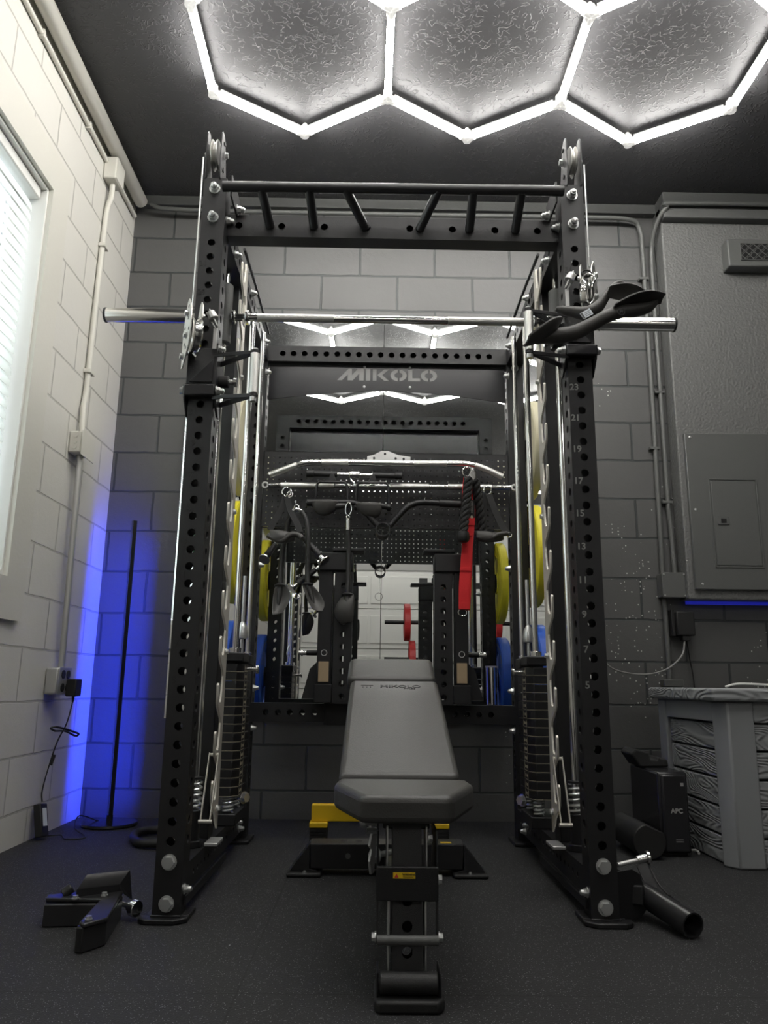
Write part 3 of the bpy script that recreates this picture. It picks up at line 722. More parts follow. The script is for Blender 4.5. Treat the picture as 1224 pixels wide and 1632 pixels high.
    MB().cyl((xs, 2.5, 0.33), (xs, 2.5, 0.336), 0.026, n=20).build('spring_washer', 'black', rk)
    # saw-tooth catch plate
    xp = XC+s*0.530; teeth = [(0.035, 0.17)]
    for k in range(13):
        z = 0.20+0.147*k
        teeth += [(0.000, z), (-0.008, z+0.015), (-0.062, z+0.050), (-0.072, z+0.065), (-0.072, z+0.118), (-0.066, z+0.125), (-0.058, z+0.125), (-0.052, z+0.118),
                  (-0.052, z+0.078), (-0.044, z+0.066), (-0.022, z+0.066), (-0.012, z+0.078), (-0.004, z+0.125)]
    teeth += [(0.0, 2.12), (0.035, 2.12)]
    MB().prism(teeth, (xp, 2.560, 0), (0, 1, 0), (0, 0, 1), (s*0.007, 0, 0)).build('catch_plate', 'steel', rk, bev=0.0012, seg=1)
    for z in (0.235, 0.72, 1.19, 1.68): MB().bolt((xp, 2.572, z), (-s, 0, 0), 0.0085).build('bolt', 'zinc', rk)
    MB().bx(xp-0.02, xp+0.02, 2.50, 2.60, 0.1355, 0.145).build('catch_base', 'galv', rk, bev=0.002)
    # folding safety stop at the foot of the catch plate
    st = MB().bar((xp-s*0.006, 2.52, 0.405), (xp-s*0.004, 2.45, 0.215), 0.003, 0.010).bar((xp+s*0.022, 2.52, 0.405), (xp+s*0.024, 2.45, 0.215), 0.003, 0.010)
    st.cyl((xp-s*0.006, 2.52, 0.40), (xp+s*0.022, 2.52, 0.40), 0.005, n=12).cyl((xp-s*0.010, 2.45, 0.215), (xp+s*0.03, 2.45, 0.215), 0.006, n=12)
    st.build('safety_stop', 'steel', rk)
    # weight stack
    sk = MB().bx(0, 0, 0, 0, 0, 0); sk = MB()
    x0, x1 = sorted((XC+s*0.515, XC+s*0.640)); y0, y1 = 2.84, 3.04
    base = MB().bx(x0-0.0, x1, y0, y1, 0.136, 0.175); sb = base.build('stack_base', 'black', rk, bev=0.003)
    for y in (2.87, 3.0): MB().coil((XC+s*0.548, y, 0.176), (0, 0, 1), 0.017, 0.0038, 4, 0.05).build('stack_spring', 'zinc', rk)
    MB().bolt((XC+s*0.52, 3.03, 0.205), (-s, -0.6, 0), 0.018).build('bolt', 'zinc', rk)
    n_pl = 15; zb = 0.232; ph = 0.0305
    for k in range(n_pl):
        za = zb+k*ph; p = MB()
        xi, xo = XC+s*0.515, XC+s*0.640
        poly = [(xo, y0), (xi+s*0.022, y0), (xi, y0+0.03), (xi, y1), (xo, y1)]
        p.prism(poly, (0, 0, za), (1, 0, 0), (0, 1, 0), (0, 0, ph-0.0022))
        pp = p.build('weight_plate', 'black', rk, bev=0.0012, seg=1)
        d = MB(); xq = xi-s*0.0004
        d.bx(xq, xq-s*0.0004, y0+0.040, y0+0.0425, za+0.001, za+ph-0.004).bx(xq, xq-s*0.0004, y0+0.098, y0+0.1005, za+0.001, za+ph-0.004)
        d.bx(xq, xq-s*0.0004, y0+0.040, y0+0.1005, za+0.001, za+0.0022)
        d.bx(xq, xq-s*0.0004, y0+0.050, y0+0.064, za+0.010, za+0.019).bx(xq, xq-s*0.0004, y0+0.074, y0+0.088, za+0.010, za+0.019)
        d.bx(xi+s*0.022, xo, y0-0.0008, y0-0.0002, za+0.0004, za+0.0016).bar((xi+s*0.022, y0-0.0006, za+0.001), (xi-s*0.0004, y0+0.030, za+0.001), 0.0006, 0.0012)  # thin pale lines paint the bright reflections along the plate edges
        d.build('plate_marking_and_glint', 'decal', pp, smooth=False)
    zt = zb+n_pl*ph
    MB().bx(XC+s*0.513, XC+s*0.642, y0-0.005, y0+0.115, zt+0.006, zt+0.038).build('stack_head', 'black', rk, bev=0.004)
    MB().bx(XC+s*0.510, XC+s*0.60, y0+0.125, y1+0.01, zt-0.004, zt+0.034).build('stack_head', 'black', rk, bev=0.004)
    MB().cyl((XC+s*0.553, 2.88, zt+0.038), (XC+s*0.553, 2.88, 2.06), 0.0115, n=18).build('stack_guide_rod', 'chrome', rk)
    MB().cyl((XC+s*0.527, 3.0, zt+0.034), (XC+s*0.527, 3.0, 2.06), 0.0095, n=18).build('stack_guide_rod', 'chrome', rk)
    MB().cyl((XC+s*0.553, 2.88, zt+0.038), (XC+s*0.553, 2.88, zt+0.056), 0.022, n=24).cyl((XC+s*0.527, 3.0, zt+0.034), (XC+s*0.527, 3.0, zt+0.046), 0.015, n=20).each('rod_collar', 'chrome', rk, bev=0.001)
    MB().cyl((XC+s*0.515, 2.90, zt-0.02), (XC+s*0.475, 2.90, zt-0.02), 0.0075, n=14).cyl((XC+s*0.475, 2.90, zt-0.02), (XC+s*0.468, 2.90, zt-0.02), 0.016, n=20).build('selector_pin', 'chrome', rk)
    MB().cyl((XC+s*0.541, 2.94, zt+0.03), (XC+s*0.541, 2.94, 1.02), 0.007, n=12).lathe([(0.0, 0), (0.020, 0.004), (0.022, 0.02), (0.016, 0.05), (0.005, 0.07), (0, 0.072)], (XC+s*0.541, 2.94, zt+0.09), (0, 0, 1), 16).build('cable_anchor', 'zinc', rk)
    # rear plate pegs
    for z in (0.655, 1.178, 1.66):
        MB().cyl((x+s*PW/2, YR1+0.037, z), (x+s*(PW/2+0.20), YR1+0.037, z), 0.0235, n=24).build('plate_peg', 'black', rk, bev=0.002)

# cross members
gx0, gx1 = XC-OX+PW/2, XC+OX-PW/2
hs = [0.076+0.146*k for k in range(7)]
MB().hbeam((gx0, 2.305, 2.092), (gx1, 2.305, 2.092), (0, 1, 0), 0.06, 0.078, {'-u': [0.038+0.141*k for k in range(8)]}, 0.012).build('front_crossmember', 'black', rk)
hs = [0.052+0.05*k for k in range(20)]
MB().hbeam((gx0, YR1+0.0375, 2.100), (gx1, YR1+0.0375, 2.100), (0, 1, 0), PW, 0.076, {'-u': [h+0.014 for h in hs], '+u': hs}, 0.0135).build('rear_crossmember', 'black', rk)
hs = [0.06+0.05*k for k in range(5)]; hs2 = [gx1-gx0-0.10-0.05*k for k in range(4)][::-1]
MB().hbeam((gx0-0.0, YR1+0.0375, 0.503), (gx1+0.0, YR1+0.0375, 0.503), (0, 1, 0), PW, PW, {'-u': hs+hs2, '+u': hs+hs2}, 0.0125).build('lower_crossmember', 'black', rk)
MB().bx(gx0+0.3, gx1-0.3, YR1-0.006, YR1-0.0005, 0.455, 0.545).build('crossmember_plate', 'black', rk, bev=0.002)
# multi grip pull-up bar
MB().path([(XC-0.545, 2.165, 2.158), (XC+0.54, 2.165, 2.165)], 0.0165, 20).build('pull_up_bar', 'satin', rk)
for a, b_ in ((-0.379, -0.361), (-0.226, -0.217), (-0.111, -0.046), (0.186, 0.132), (0.297, 0.297), (0.451, 0.449)):
    MB().cyl((a, 2.165, 2.158), (b_, 2.276, 2.09), 0.0150, n=16).build('angled_grip', 'satin', rk)
for s in (-1, 1):
    MB().bx(XC+s*0.515, XC+s*0.521, 2.165, 2.30, 2.125, 2.20).build('bar_bracket', 'black', rk, bev=0.002)
    MB().bolt((XC+s*0.515, 2.262, 2.14), (-s, 0, 0), 0.0135, True).build('bolt', 'zinc', rk)
# arched name panel under the rear cross member
sy = YR1+0.03; top = 2.059; N = 24
arc = [(gx0+0.004+(gx1-gx0-0.008)*i/N, 1.885+0.050*math.sin(PI*i/N)) for i in range(N+1)]
sp_ = MB().prism([(gx1-0.004, top), (gx0+0.004, top)]+arc, (0, sy, 0), (1, 0, 0), (0, 0, 1), (0, 0.004, 0)).build('name_panel', 'blackg', rk)
MB().bx(gx0+0.004, gx1-0.004, sy+0.0, sy+0.05, top, top+0.0035).build('panel_flange', 'black', rk)
for x in (XC-0.2*0.5, XC+0.11):
    for z in (2.052, 1.955): MB().lathe([(0, 0), (0.0065, 0), (0.005, 0.003), (0, 0.0045)], (x-0.005, sy, z), (0, -1, 0), 12).build('panel_screw', 'zinc', sp_)
# stencil lettering
L_ = MB(); lh = 0.056; lx = XC-0.230; lz = 1.985
def poly(pts, x): L_.prism([(lx+(x+a*lh)*1.045, lz+b_*lh) for a, b_ in pts], (0, sy-0.0012, 0), (1, 0, 0), (0, 0, 1), (0, 0.001, 0))
poly([(0, 0), (0.38, 0), (0.82, 0.52), (0.82, 0.0), (1.22, 0.0), (1.72, 0.62), (1.72, 0), (2.08, 0), (2.08, 1.0), (1.58, 1.0), (1.14, 0.45), (1.14, 1.0), (0.86, 1.0)], 0)
poly([(0, 0), (0.34, 0), (0.34, 1), (0, 1)], 0.126)
poly([(0, 0), (0.30, 0), (0.30, 1), (0, 1)], 0.156); poly([(0.36, 0.5), (0.90, 1.0), (1.28, 1.0), (0.74, 0.5), (1.28, 0), (0.90, 0)], 0.156)
def halfo(x):
    for sgn in (-1, 1):
        pts = []
        for k in range(9): a = -PI/2+PI*k/8; pts.append((0.68+sgn*(0.07+0.57*math.cos(a)), 0.5+0.5*math.sin(a)))
        for k in range(9): a = PI/2-PI*k/8; pts.append((0.68+sgn*(0.07+0.25*math.cos(a)), 0.5+0.24*math.sin(a)))
        poly(pts, x)
halfo(0.232); poly([(0, 0), (0.95, 0), (0.95, 0.26), (0.34, 0.26), (0.34, 1), (0, 1)], 0.312); halfo(0.366)
L_.build('lettering', 'signgrey', sp_, smooth=False)

# ------------------------------------------------------------------ smith barbell
zb = 1.876; sbar = thing('barbell', 'long chrome barbell resting across the rack in its guide rods', 'barbell', (XC, 2.5, zb))
MB().cyl((XC-0.60, 2.5, zb), (XC+0.60, 2.5, zb), 0.014, n=24).build('shaft', 'chrome', sbar)
k = MB()
for a, b_ in ((-0.47, -0.20), (0.20, 0.47)): k.cyl((XC+a, 2.5, zb), (XC+b_, 2.5, zb), 0.0146, n=24)
k.each('knurling', 'knurl', sbar)
for s in (-1, 1):
    MB().cyl((XC+s*0.645, 2.5, zb), (XC+s*1.0, 2.5, zb), 0.0245, n=28).build('sleeve', 'chrome', sbar, bev=0.002)
    MB().cyl((XC+s*0.998, 2.5, zb), (XC+s*1.006, 2.5, zb), 0.0265, n=28).build('end_cap', 'rubber', sbar, bev=0.002)
    MB().cyl((XC+s*0.628, 2.5, zb), (XC+s*0.66, 2.5, zb), 0.036, n=28).build('sleeve_collar', 'rubber', sbar, bev=0.003)
    MB().pipe((XC+s*0.588, 2.5, zb-0.10), (XC+s*0.588, 2.5, zb+0.12), 0.027, 0.0135, 24).build('slide_bearing', 'greyp', sbar, bev=0.002)
    MB().prism([(-0.012, -0.03), (0.018, -0.03), (0.03, 0.03), (0.028, 0.075), (0.012, 0.09), (-0.004, 0.08), (0.006, 0.05), (-0.006, 0.02)], (XC+s*0.515, 2.5, zb), (0, 1, 0), (0, 0, 1), (s*0.006, 0, 0)).build('catch_hook', 'steel', sbar, bev=0.001)
    MB().cyl((XC+s*0.50, 2.5, zb), (XC+s*0.512, 2.5, zb), 0.026, n=24).build('shaft_collar', 'chrome', sbar, bev=0.002)
    MB().cyl((XC+s*0.56, 2.5, zb), (XC+s*0.548, 2.5, zb), 0.024, n=24).build('shaft_collar', 'chrome', sbar, bev=0.002)

# ------------------------------------------------------------------ cable trolleys on the front uprights
def trolley(s, z0, label):
    x = XC+s*OX; t = thing('cable_trolley', label, 'cable trolley', (x, YR0, z0))
    c = 0.002+PW/2
    m = MB()        # lower rubber-faced collar around the upright
    m.bx(x-c-0.008, x+c+0.008, YR0-0.034, YR0-0.003, z0-0.036, z0).bx(x-c-0.008, x-c, YR0-0.003, YR0+PW+0.012, z0-0.036, z0).bx(x+c, x+c+0.008, YR0-0.003, YR0+PW+0.012, z0-0.036, z0)
    m.build('clamp_collar', 'blackg', t, bev=0.004)
    m = MB()
    for sx in (-1, 1): m.prism([(0, 0), (0.012, -0.04), (0.055, -0.085), (0.075, -0.085), (0.075, 0)], (x+sx*(c+0.010), YR0-0.03, z0-0.001), (0, 1, 0), (0, 0, 1), (-sx*0.006, 0, 0))
    m.each('collar_fin', 'black', t, bev=0.001)
    m = MB()
    m.bx(x-c-0.006, x-c, YR0-0.008, YR0+PW+0.01, z0+0.004, z0+0.145).bx(x+c, x+c+0.006, YR0-0.008, YR0+PW+0.01, z0+0.004, z0+0.145)
    m.bx(x-c-0.006, x+c+0.006, YR0-0.014, YR0-0.008, z0+0.004, z0+0.125)
    m.build('carriage', 'black', t, bev=0.0015)
    for z in (z0-0.016,): MB().bolt((x+s*(c+0.010), YR0-0.016, z), (s, 0, 0), 0.011).build('bolt', 'zinc', t); MB().bolt((x-s*(c+0.010), YR0-0.016, z), (-s, 0, 0), 0.0125, True).build('bolt', 'zinc', t)
    for sx, z in ((s, z0+0.118), (-s, z0+0.128)): MB().bolt((x+sx*(c+0.006), YR0+0.0, z), (sx, 0, 0), 0.0105, True).build('bolt', 'zinc', t)
    MB().prism([(-0.035, 0), (0.035, 0), (-0.035, 0.075)], (x, YR0-0.0145, z0+0.012), (s, 0, 0), (0, 0, 1), (0, -0.006, 0)).build('gusset', 'blackg', t, bev=0.001)
    # knurled handle on two bowed arms
    xh = XC+s*0.412; yh = 2.15
    for z in (z0-0.052, z0+0.085):
        a = MB(); zz = z+0.012
        a.bar((x-s*c, YR0+0.05, zz), (xh, yh, z), 0.005, 0.016, (0, 0, 1)).bar((x-s*c, YR0-0.02, zz+0.002), (xh, yh, z), 0.005, 0.012, (0, 0, 1))
        a.cyl((xh, yh, z-0.006), (xh, yh, z+0.006), 0.012, n=16)
        a.build('handle_arm', 'black', t, bev=0.001)
    MB().cyl((xh, yh, z0-0.048), (xh, yh, z0+0.08), 0.0138, n=20).build('knurled_handle', 'knurl', t, bev=0.002)
    MB().cyl((xh, yh, z0-0.072), (xh, yh, z0-0.056), 0.010, n=16).cyl((xh, yh, z0+0.09), (xh, yh, z0+0.096), 0.008, n=16).each('handle_bolt', 'zinc', t)
    # spring pin
    MB().cyl((x-s*c, YR0+0.035, z0+0.034), (x-s*(c+0.036), YR0+0.035, z0+0.034), 0.019, n=20).build('pin_housing', 'rubber', t, bev=0.002)
    MB().cyl((x-s*(c+0.036), YR0+0.035, z0+0.034), (x-s*(c+0.052), YR0+0.035, z0+0.034), 0.009, n=16).cyl((x-s*(c+0.052), YR0+0.035, z0+0.034), (x-s*(c+0.062), YR0+0.035, z0+0.034), 0.016, n=16).build('pin_knob', 'chrome', t, bev=0.001)
    # swivelling pulley block, hanging forward on the outside
    th = s*0.22; ca, sa = math.cos(th), math.sin(th)
    o = V((x+s*0.022, YR0-0.055, z0+0.165)); fd = V((sa*-1, -ca, 0))*1.0; sd = V((ca*s, -sa*s, 0))
    fd = V((-s*0.5, -1, 0)).normalized(); sd = V((s*1.0, -0.5, 0)).normalized()
    shape = [(-0.048, -0.115), (-0.035, -0.115), (0.03, -0.065), (0.047, -0.01), (0.042, 0.05), (0.018, 0.085), (0.004, 0.098), (-0.010, 0.092), (-0.030, 0.06), (-0.046, 0.02), (-0.05, -0.04)]
    for dd_ in (-0.017, 0.017):
        sh_ = [(a_, z_) for a_, z_ in shape] if dd_ > 0 else [(-0.03, 0.035), (-0.01, 0.02), (0.012, 0.02), (0.026, 0.035), (0.02, 0.08), (0.004, 0.096), (-0.012, 0.09), (-0.028, 0.06)]
        MB().prism(sh_, o+sd*dd_, fd, (0, 0, 1), sd*(0.004 if dd_ > 0 else -0.004)).build('pulley_plate', 'pulley', t, bev=0.001)
    MB().lathe([(0.012, -0.012), (0.059, -0.016), (0.062, -0.012), (0.050, -0.003), (0.050, 0.003), (0.062, 0.012), (0.059, 0.016), (0.012, 0.012)], o+V((0, 0, -0.022)), sd, 40).build('pulley_wheel', 'chrome', t)
    for a_, z in ((0.0, -0.022), (0.0, 0.05), (-0.03, -0.08)):
        MB().bolt(o+fd*a_+V((0, 0, z))+sd*0.021, sd, 0.0085).build('pulley_bolt', 'zinc', t)
    MB().bolt(o+V((0, 0, 0.05))-sd*0.021, -sd, 0.0085).build('pulley_bolt', 'zinc', t)
    k = MB()
    for a_, z in ((0.026, -0.01), (-0.02, -0.045), (0.012, 0.03), (-0.026, 0.01), (0.0, -0.062), (0.01, 0.07)):
        for q in (0.0212,): k.cyl(o+fd*a_+V((0, 0, z))+sd*q, o+fd*a_+V((0, 0, z))+sd*(q+0.0006*(1 if q > 0 else -1)), 0.0055, n=12)
    k.each('plate_hole', 'mark', t)
    # cable stop and release lever
    q = o-sd*0.045+fd*0.01+V((0, 0, 0.055))
    MB().cyl(q-V((s*0.012, 0, 0.012)), q+V((0, 0, 0.012)), 0.016, 0.012, n=18).build('cable_stop', 'galv', t, bev=0.002)
    l = MB(); q2 = V((x-s*0.008, YR0-0.03, z0+0.235))
    l.bar(q2, q2+V((-s*0.030, 0, -0.052)), 0.004, 0.011, (0, 1, 0)).bar(q2+V((-s*0.012, -0.016, 0.004)), q2+V((-s*0.040, -0.016, -0.052)), 0.004, 0.010, (0, 1, 0))
    l.bar(q2+V((-s*0.030, 0, -0.050)), q2+V((-s*0.030, 0, -0.12)), 0.012, 0.004, (0, 1, 0))
    l.build('release_lever', 'galv', t, bev=0.001)
    return t, o, fd, sd
tL = trolley(-1, 1.503, 'black cable pulley trolley with chrome handle on the left front upright')
tR = trolley(1, 1.655, 'black cable pulley trolley on the right front upright, behind the rubber grips')

# ------------------------------------------------------------------ bumper plates on the rear pegs
def plate(x0, x1, y, z, R, m, label, cat='weight plate', group=None):
    cx = (x0+x1)/2; t = thing('bumper_plate', label, cat, (cx, y, z), group); w = abs(x1-x0); h = w/2
    MB().lathe([(0.030, -h*0.8), (0.055, -h*0.8), (0.060, -h*0.55), (R*0.62, -h*0.45), (R*0.68, -h), (R-0.006, -h), (R, -h+0.006), (R, h-0.006), (R-0.006, h), (R*0.68, h),
                (R*0.62, h*0.45), (0.060, h*0.55), (0.055, h*0.8), (0.030, h*0.8), (0.030, -h*0.8)], (cx, y, z), (1, 0, 0), 56).build('disc', m, t)
    for sg in (-1, 1):
        MB().lathe([(0.0245, 0), (0.052, 0), (0.050, 0.004), (0.026, 0.004), (0.0245, 0)], (cx+sg*h*0.8, y, z), (sg, 0, 0), 32).build('hub_ring', 'rubber', t)
        for ph in (0.35, 0.35+PI):
            d = MB()
            for k in range(10):
                a = ph+k*0.16; rr = R*0.83
                d.box((cx+sg*(h+0.0003), y+rr*math.cos(a), z+rr*math.sin(a)), (0.0006, 0.016, 0.026 if k % 3 else 0.012), Matrix.Rotation(a, 3, 'X'))
            d.build('raised_lettering', m if m != 'blue' else 'signgrey', t, smooth=False)
    return t
YP = YR1+0.0375
for s, side in ((-1, 'left'), (1, 'right')):
    bx = XC+s*(OX+PW/2+0.004)
    plate(bx, bx+s*0.045, YP, 1.178, 0.225, 'yellow', 'yellow bumper plate on the middle peg behind the %s rear upright' % side)
    plate(bx, bx+s*0.045, YP, 1.66, 0.225, 'cream', 'cream bumper plate on the top peg behind the %s rear upright' % side)
    plate(bx, bx+s*0.055, YP, 0.655, 0.225, 'blue', 'blue bumper plate on the bottom peg behind the %s rear upright' % side)
    plate(bx+s*0.130, bx+s*0.170, YP, 1.178, 0.195, 'green', 'green bumper plate at the outer end of the middle peg, %s side' % side)

# ------------------------------------------------------------------ pegboard
PBY = 3.300
pg = thing('pegboard', 'black perforated tool board mounted between the rear uprights', 'pegboard', (XC, PBY, 1.29))
px0, px1, pz0, pz1 = gx0+0.003, gx1-0.003, 1.285, 1.632
m = MB(); nx, nz = 43, 13; pitch = 0.025; ox = (px0+px1)/2-(nx-1)*pitch/2; oz = 1.302
for j in range(nz):
    z = oz+j*pitch
    m.strip((px0, PBY, z), (1, 0, 0), (0, 0, 1), px1-px0, pitch, [ox-px0+i*pitch for i in range(nx)], 0.0032, (0, -1, 0), 0.0015)
zt = oz+(nz-1)*pitch+pitch/2
m.add([(px0, PBY, zt), (px1, PBY, zt), (px1, PBY, pz1), (px0, PBY, pz1)], [(0, 1, 2, 3)])
m.bx(px0, px1, PBY, PBY+0.018, pz1-0.0015, pz1).bx(px0, px1, PBY, PBY+0.018, pz0, pz0+0.0015)
m.bx(px0, px0+0.0015, PBY, PBY+0.018, pz0, pz1).bx(px1-0.0015, px1, PBY, PBY+0.018, pz0, pz1)
m.build('board', 'black', pg, smooth=False)
pegs = [(500-16, 738), (745, 745), (458, 772), (473, 806), (529, 757), (594, 757), (556, 803), (674, 800), (776, 772), (675, 815)]
for q in ((-0.315, 3.28, 1.561), (0.405, 3.28, 1.544), (-0.392, 3.28, 1.466), (-0.344, 3.28, 1.379), (-0.192, 3.28, 1.512), (-0.015, 3.28, 1.514), (-0.117, 3.28, 1.399), (0.213, 3.28, 1.398), (0.493, 3.28, 1.477)):
    p = V(q)
    MB().path([(p.x, PBY-0.001, p.z), (p.x, PBY-0.05, p.z), (p.x, PBY-0.058, p.z+0.004), (p.x, PBY-0.06, p.z+0.014)], 0.0028, 8).build('peg_hook', 'chrome', pg)

def spl(*pts): return [V(p) for p in pts]
# cambered lat bar on top
AY = 3.24
lb = thing('cambered_lat_bar', 'long chrome lat bar with bent down ends, topmost on the pegboard', 'lat bar', (0.056, 3.24, 1.562))
pts = bez([(-0.465, 3.24, 1.505), (-0.377, 3.24, 1.54), (-0.317, 3.24, 1.561), (-0.246, 3.24, 1.565), (-0.109, 3.24, 1.567), (0.056, 3.24, 1.567), (0.221, 3.24, 1.567), (0.359, 3.24, 1.569), (0.419, 3.24, 1.564), (0.474, 3.24, 1.548), (0.553, 3.24, 1.512)], 4)
MB().path(pts, 0.0135, 18).build('bar_shaft', 'chrome', lb)
k = MB(); k.path(pts[:7], 0.0142, 18); kk = MB().path(pts[-8:], 0.0142, 18); k.v, k.f = k.v, k.f
k.build('knurled_end', 'knurl', lb); kk.build('knurled_end', 'knurl', lb)
for a, b_ in (((-0.24, 3.24, 1.565), (-0.122, 3.24, 1.567)), ((0.166, 3.24, 1.566), (0.309, 3.24, 1.568))): MB().cyl(a, b_, 0.0143, n=18).build('knurled_section', 'knurl', lb)
MB().prism([(0, 0), (0, 0.022), (0.03, 0.030), (0.062, 0.048), (0.092, 0.048), (0.135, 0.030), (0.19, 0.022), (0.19, 0)], (-0.04, 3.235, 1.573), (1, 0, 0), (0, 0, 1), (0, 0.006, 0)).build('hanger_plate', 'galv', lb, bev=0.001)
h = MB(); o = V((-0.04, 3.235, 1.573))
for a, b_ in ((0.03, 0.014), (0.078, 0.034), (0.125, 0.014), (0.16, 0.012)): h.cyl(o+V((a, -0.0008, b_)), o+V((a, 0.0, b_)), 0.0055, n=14)
h.each('hanger_hole', 'mark', lb)
# straight bar with eyes
sb = thing('straight_lat_bar', 'long straight chrome bar with an eye at each end on the pegboard', 'lat bar', (0.057, 3.25, 1.465))
a, b_ = V((-0.467, 3.25, 1.462)), V((0.59, 3.25, 1.467)); dv = (b_-a).normalized()
MB().cyl(a, b_, 0.0115, n=18).build('bar_shaft', 'chrome', sb)
for t0, t1 in ((0.05, 0.27), (0.50, 0.66), (0.74, 0.92)): MB().cyl(a.lerp(b_, t0), a.lerp(b_, t1), 0.0135, n=18).build('knurled_section', 'knurl', sb)
for e, sg in ((a, -1), (b_, 1)):
    c = e+dv*sg*0.014
    MB().pipe(c-V((0, 0.007, 0)), c+V((0, 0.007, 0)), 0.0155, 0.0075, 24).build('end_eye', 'galv', sb, bev=0.001)
# short bar with rotating centre
rb = thing('short_curl_bar', 'short bar with black rubber grips and chrome swivel centre on the pegboard', 'cable bar', (-0.093, 3.22, 1.505))
a, b_ = V((-0.3, 3.22, 1.508)), V((0.114, 3.22, 1.503))
MB().cyl(a, a.lerp(b_, 0.32), 0.0125, n=20).cyl(a-(b_-a).normalized()*0.003, a.lerp(b_, 0.08), 0.0155, n=20).build('rubber_grip', 'rubber', rb, bev=0.003)
MB().cyl(b_, a.lerp(b_, 0.69), 0.0125, n=20).cyl(b_, b_.lerp(a, 0.08), 0.0155, n=20).build('rubber_grip', 'rubber', rb, bev=0.003)
MB().cyl(a.lerp(b_, 0.32), a.lerp(b_, 0.69), 0.0095, n=18).build('bar_shaft', 'chrome', rb)
c = a.lerp(b_, 0.5)
MB().cyl(c-V((0.024, 0, 0)), c+V((0.024, 0, 0)), 0.0165, n=22).build('swivel', 'chrome', rb, bev=0.004)
MB().path([c+V((-0.016, 0, 0)), c+V((-0.014, 0, -0.026)), c+V((0, 0, -0.036)), c+V((0.0, 0, -0.05))], 0.0045, 8).build('swivel_eye', 'chrome', rb)

# moulded grip surface: a saddle shaped palm paddle
def paddle(mb, p0, p1, side, wid, thick=0.010, curl=0.02, n=14):
    """a cupped leaf from p0 (neck) to p1 (tip); side = width direction"""
    p0, p1 = V(p0), V(p1); d = (p1-p0); L = d.length; d.normalize(); sd = V(side).normalized(); nr = d.cross(sd).normalized()
    vs = []; fs = []; m_ = 10
    for i in range(n+1):
        t = i/n; w_ = wid*(0.28+0.72*math.sin(PI*min(1, 0.12+0.80*t)) ** 0.8); 
        for j in range(m_+1):
            q = j/m_*2-1
            off = sd*(w_*q*0.5+0.25*wid*math.sin(PI*t)*0.6)+nr*(-curl*(1-q*q)*math.sin(PI*t*0.9)+curl*1.2*t*t)
            vs.append(p0+d*(L*t)+off)
    N = len(vs)
    vs2 = [v+nr*thick for v in vs]
    for i in range(n):
        for j in range(m_):
            k = i*(m_+1)+j; fs += [(k, k+1, k+m_+2, k+m_+1), (N+k, N+k+m_+1, N+k+m_+2, N+k+1)]
    for i in range(n):
        for k in (i*(m_+1), i*(m_+1)+m_): fs.append((k, k+m_+1, N+k+m_+1, N+k))
    for k in range(m_):
        fs.append((k, k+1, N+k+1, N+k)); q = n*(m_+1)+k; fs.append((q, q+1, N+q+1, N+q))
    return mb.add(vs+vs2, fs)

# two stirrup handles
def stirrup(cx, cy, w_, h_, label, curve):
    t = thing('stirrup_handle', label, 'cable handle', (cx, 3.21, cy), 'stirrup handles on the pegboard')
    MB().path([(cx-w_/2-0.002, 3.205, cy-h_), (cx-w_/2+0.004, 3.205, cy-0.016), (cx-w_/2+0.014, 3.205, cy-0.004), (cx+w_/2-0.014, 3.205, cy-0.004), (cx+w_/2-0.004, 3.205, cy-0.016), (cx+w_/2+0.002, 3.205, cy-h_)], 0.0060, 8).build('wire_frame', 'black', t)
    MB().prism([(-0.020, 0), (-0.008, 0.034), (0, 0.040), (0.008, 0.034), (0.020, 0)], (cx, 3.203, cy-0.004), (1, 0, 0), (0, 0, 1), (0, 0.005, 0)).build('hanger_tab', 'black', t, bev=0.002)
    g = MB(); z = cy-h_+0.006
    N = 12; P_ = []; R_ = []; F_ = []
    for i in range(N+1):
        u_ = i/N; P_.append((cx-w_/2+w_*u_, 3.20-0.012*math.sin(PI*u_), z-curve*0.010*math.sin(PI*u_))); R_.append(0.0105+0.004*math.sin(PI*u_)); F_.append((1, 1))
    g.path(P_, R_, 14, flat=F_, hint=(0, 0, 1)).build('grip', 'grip', t)
    lv = MB(); lv.lathe([(0.0, 0.0)]+[(math.sin(PI/2*k/8), 1-math.cos(PI/2*k/8)) for k in range(1, 9)]+[(0.93, 1.06), (0.80, 0.98)]+[(0.86*math.sin(PI/2*k/8), 1.0-0.86*math.cos(PI/2*k/8)) for k in range(7, 0, -1)]+[(0.0, 0.14)], (0, 0, 0), (0, 0, 1), 28)
    bx_ = cx-w_*(0.18 if curve > 0 else 0.12); tl = 0.12 if curve > 0 else -0.42
    lv.v = [V((bx_+v.x*0.056+(v.z-1)*0.042*tl, 3.190+v.y*0.030, z+0.010+(v.z-1)*0.060)) for v in lv.v]
    lv.build('palm_flange', 'softgrip', t)
    for sg in (-1, 1): MB().cyl((cx+sg*(w_/2-0.006), 3.205, z), (cx+sg*(w_/2+0.008), 3.205, z), 0.015, n=18).build('end_disc', 'rubber', t, bev=0.003)
s1 = V((-0.189, 3.205, 1.472)); s2 = V((-0.014, 3.205, 1.472))
stirrup(s1.x, s1.z, 0.136, 0.112, 'black stirrup handle with cupped rubber grip, left of the pair', 1)
stirrup(s2.x, s2.z, 0.140, 0.120, 'black stirrup handle with cupped rubber grip, right one above the ring', -0.6)

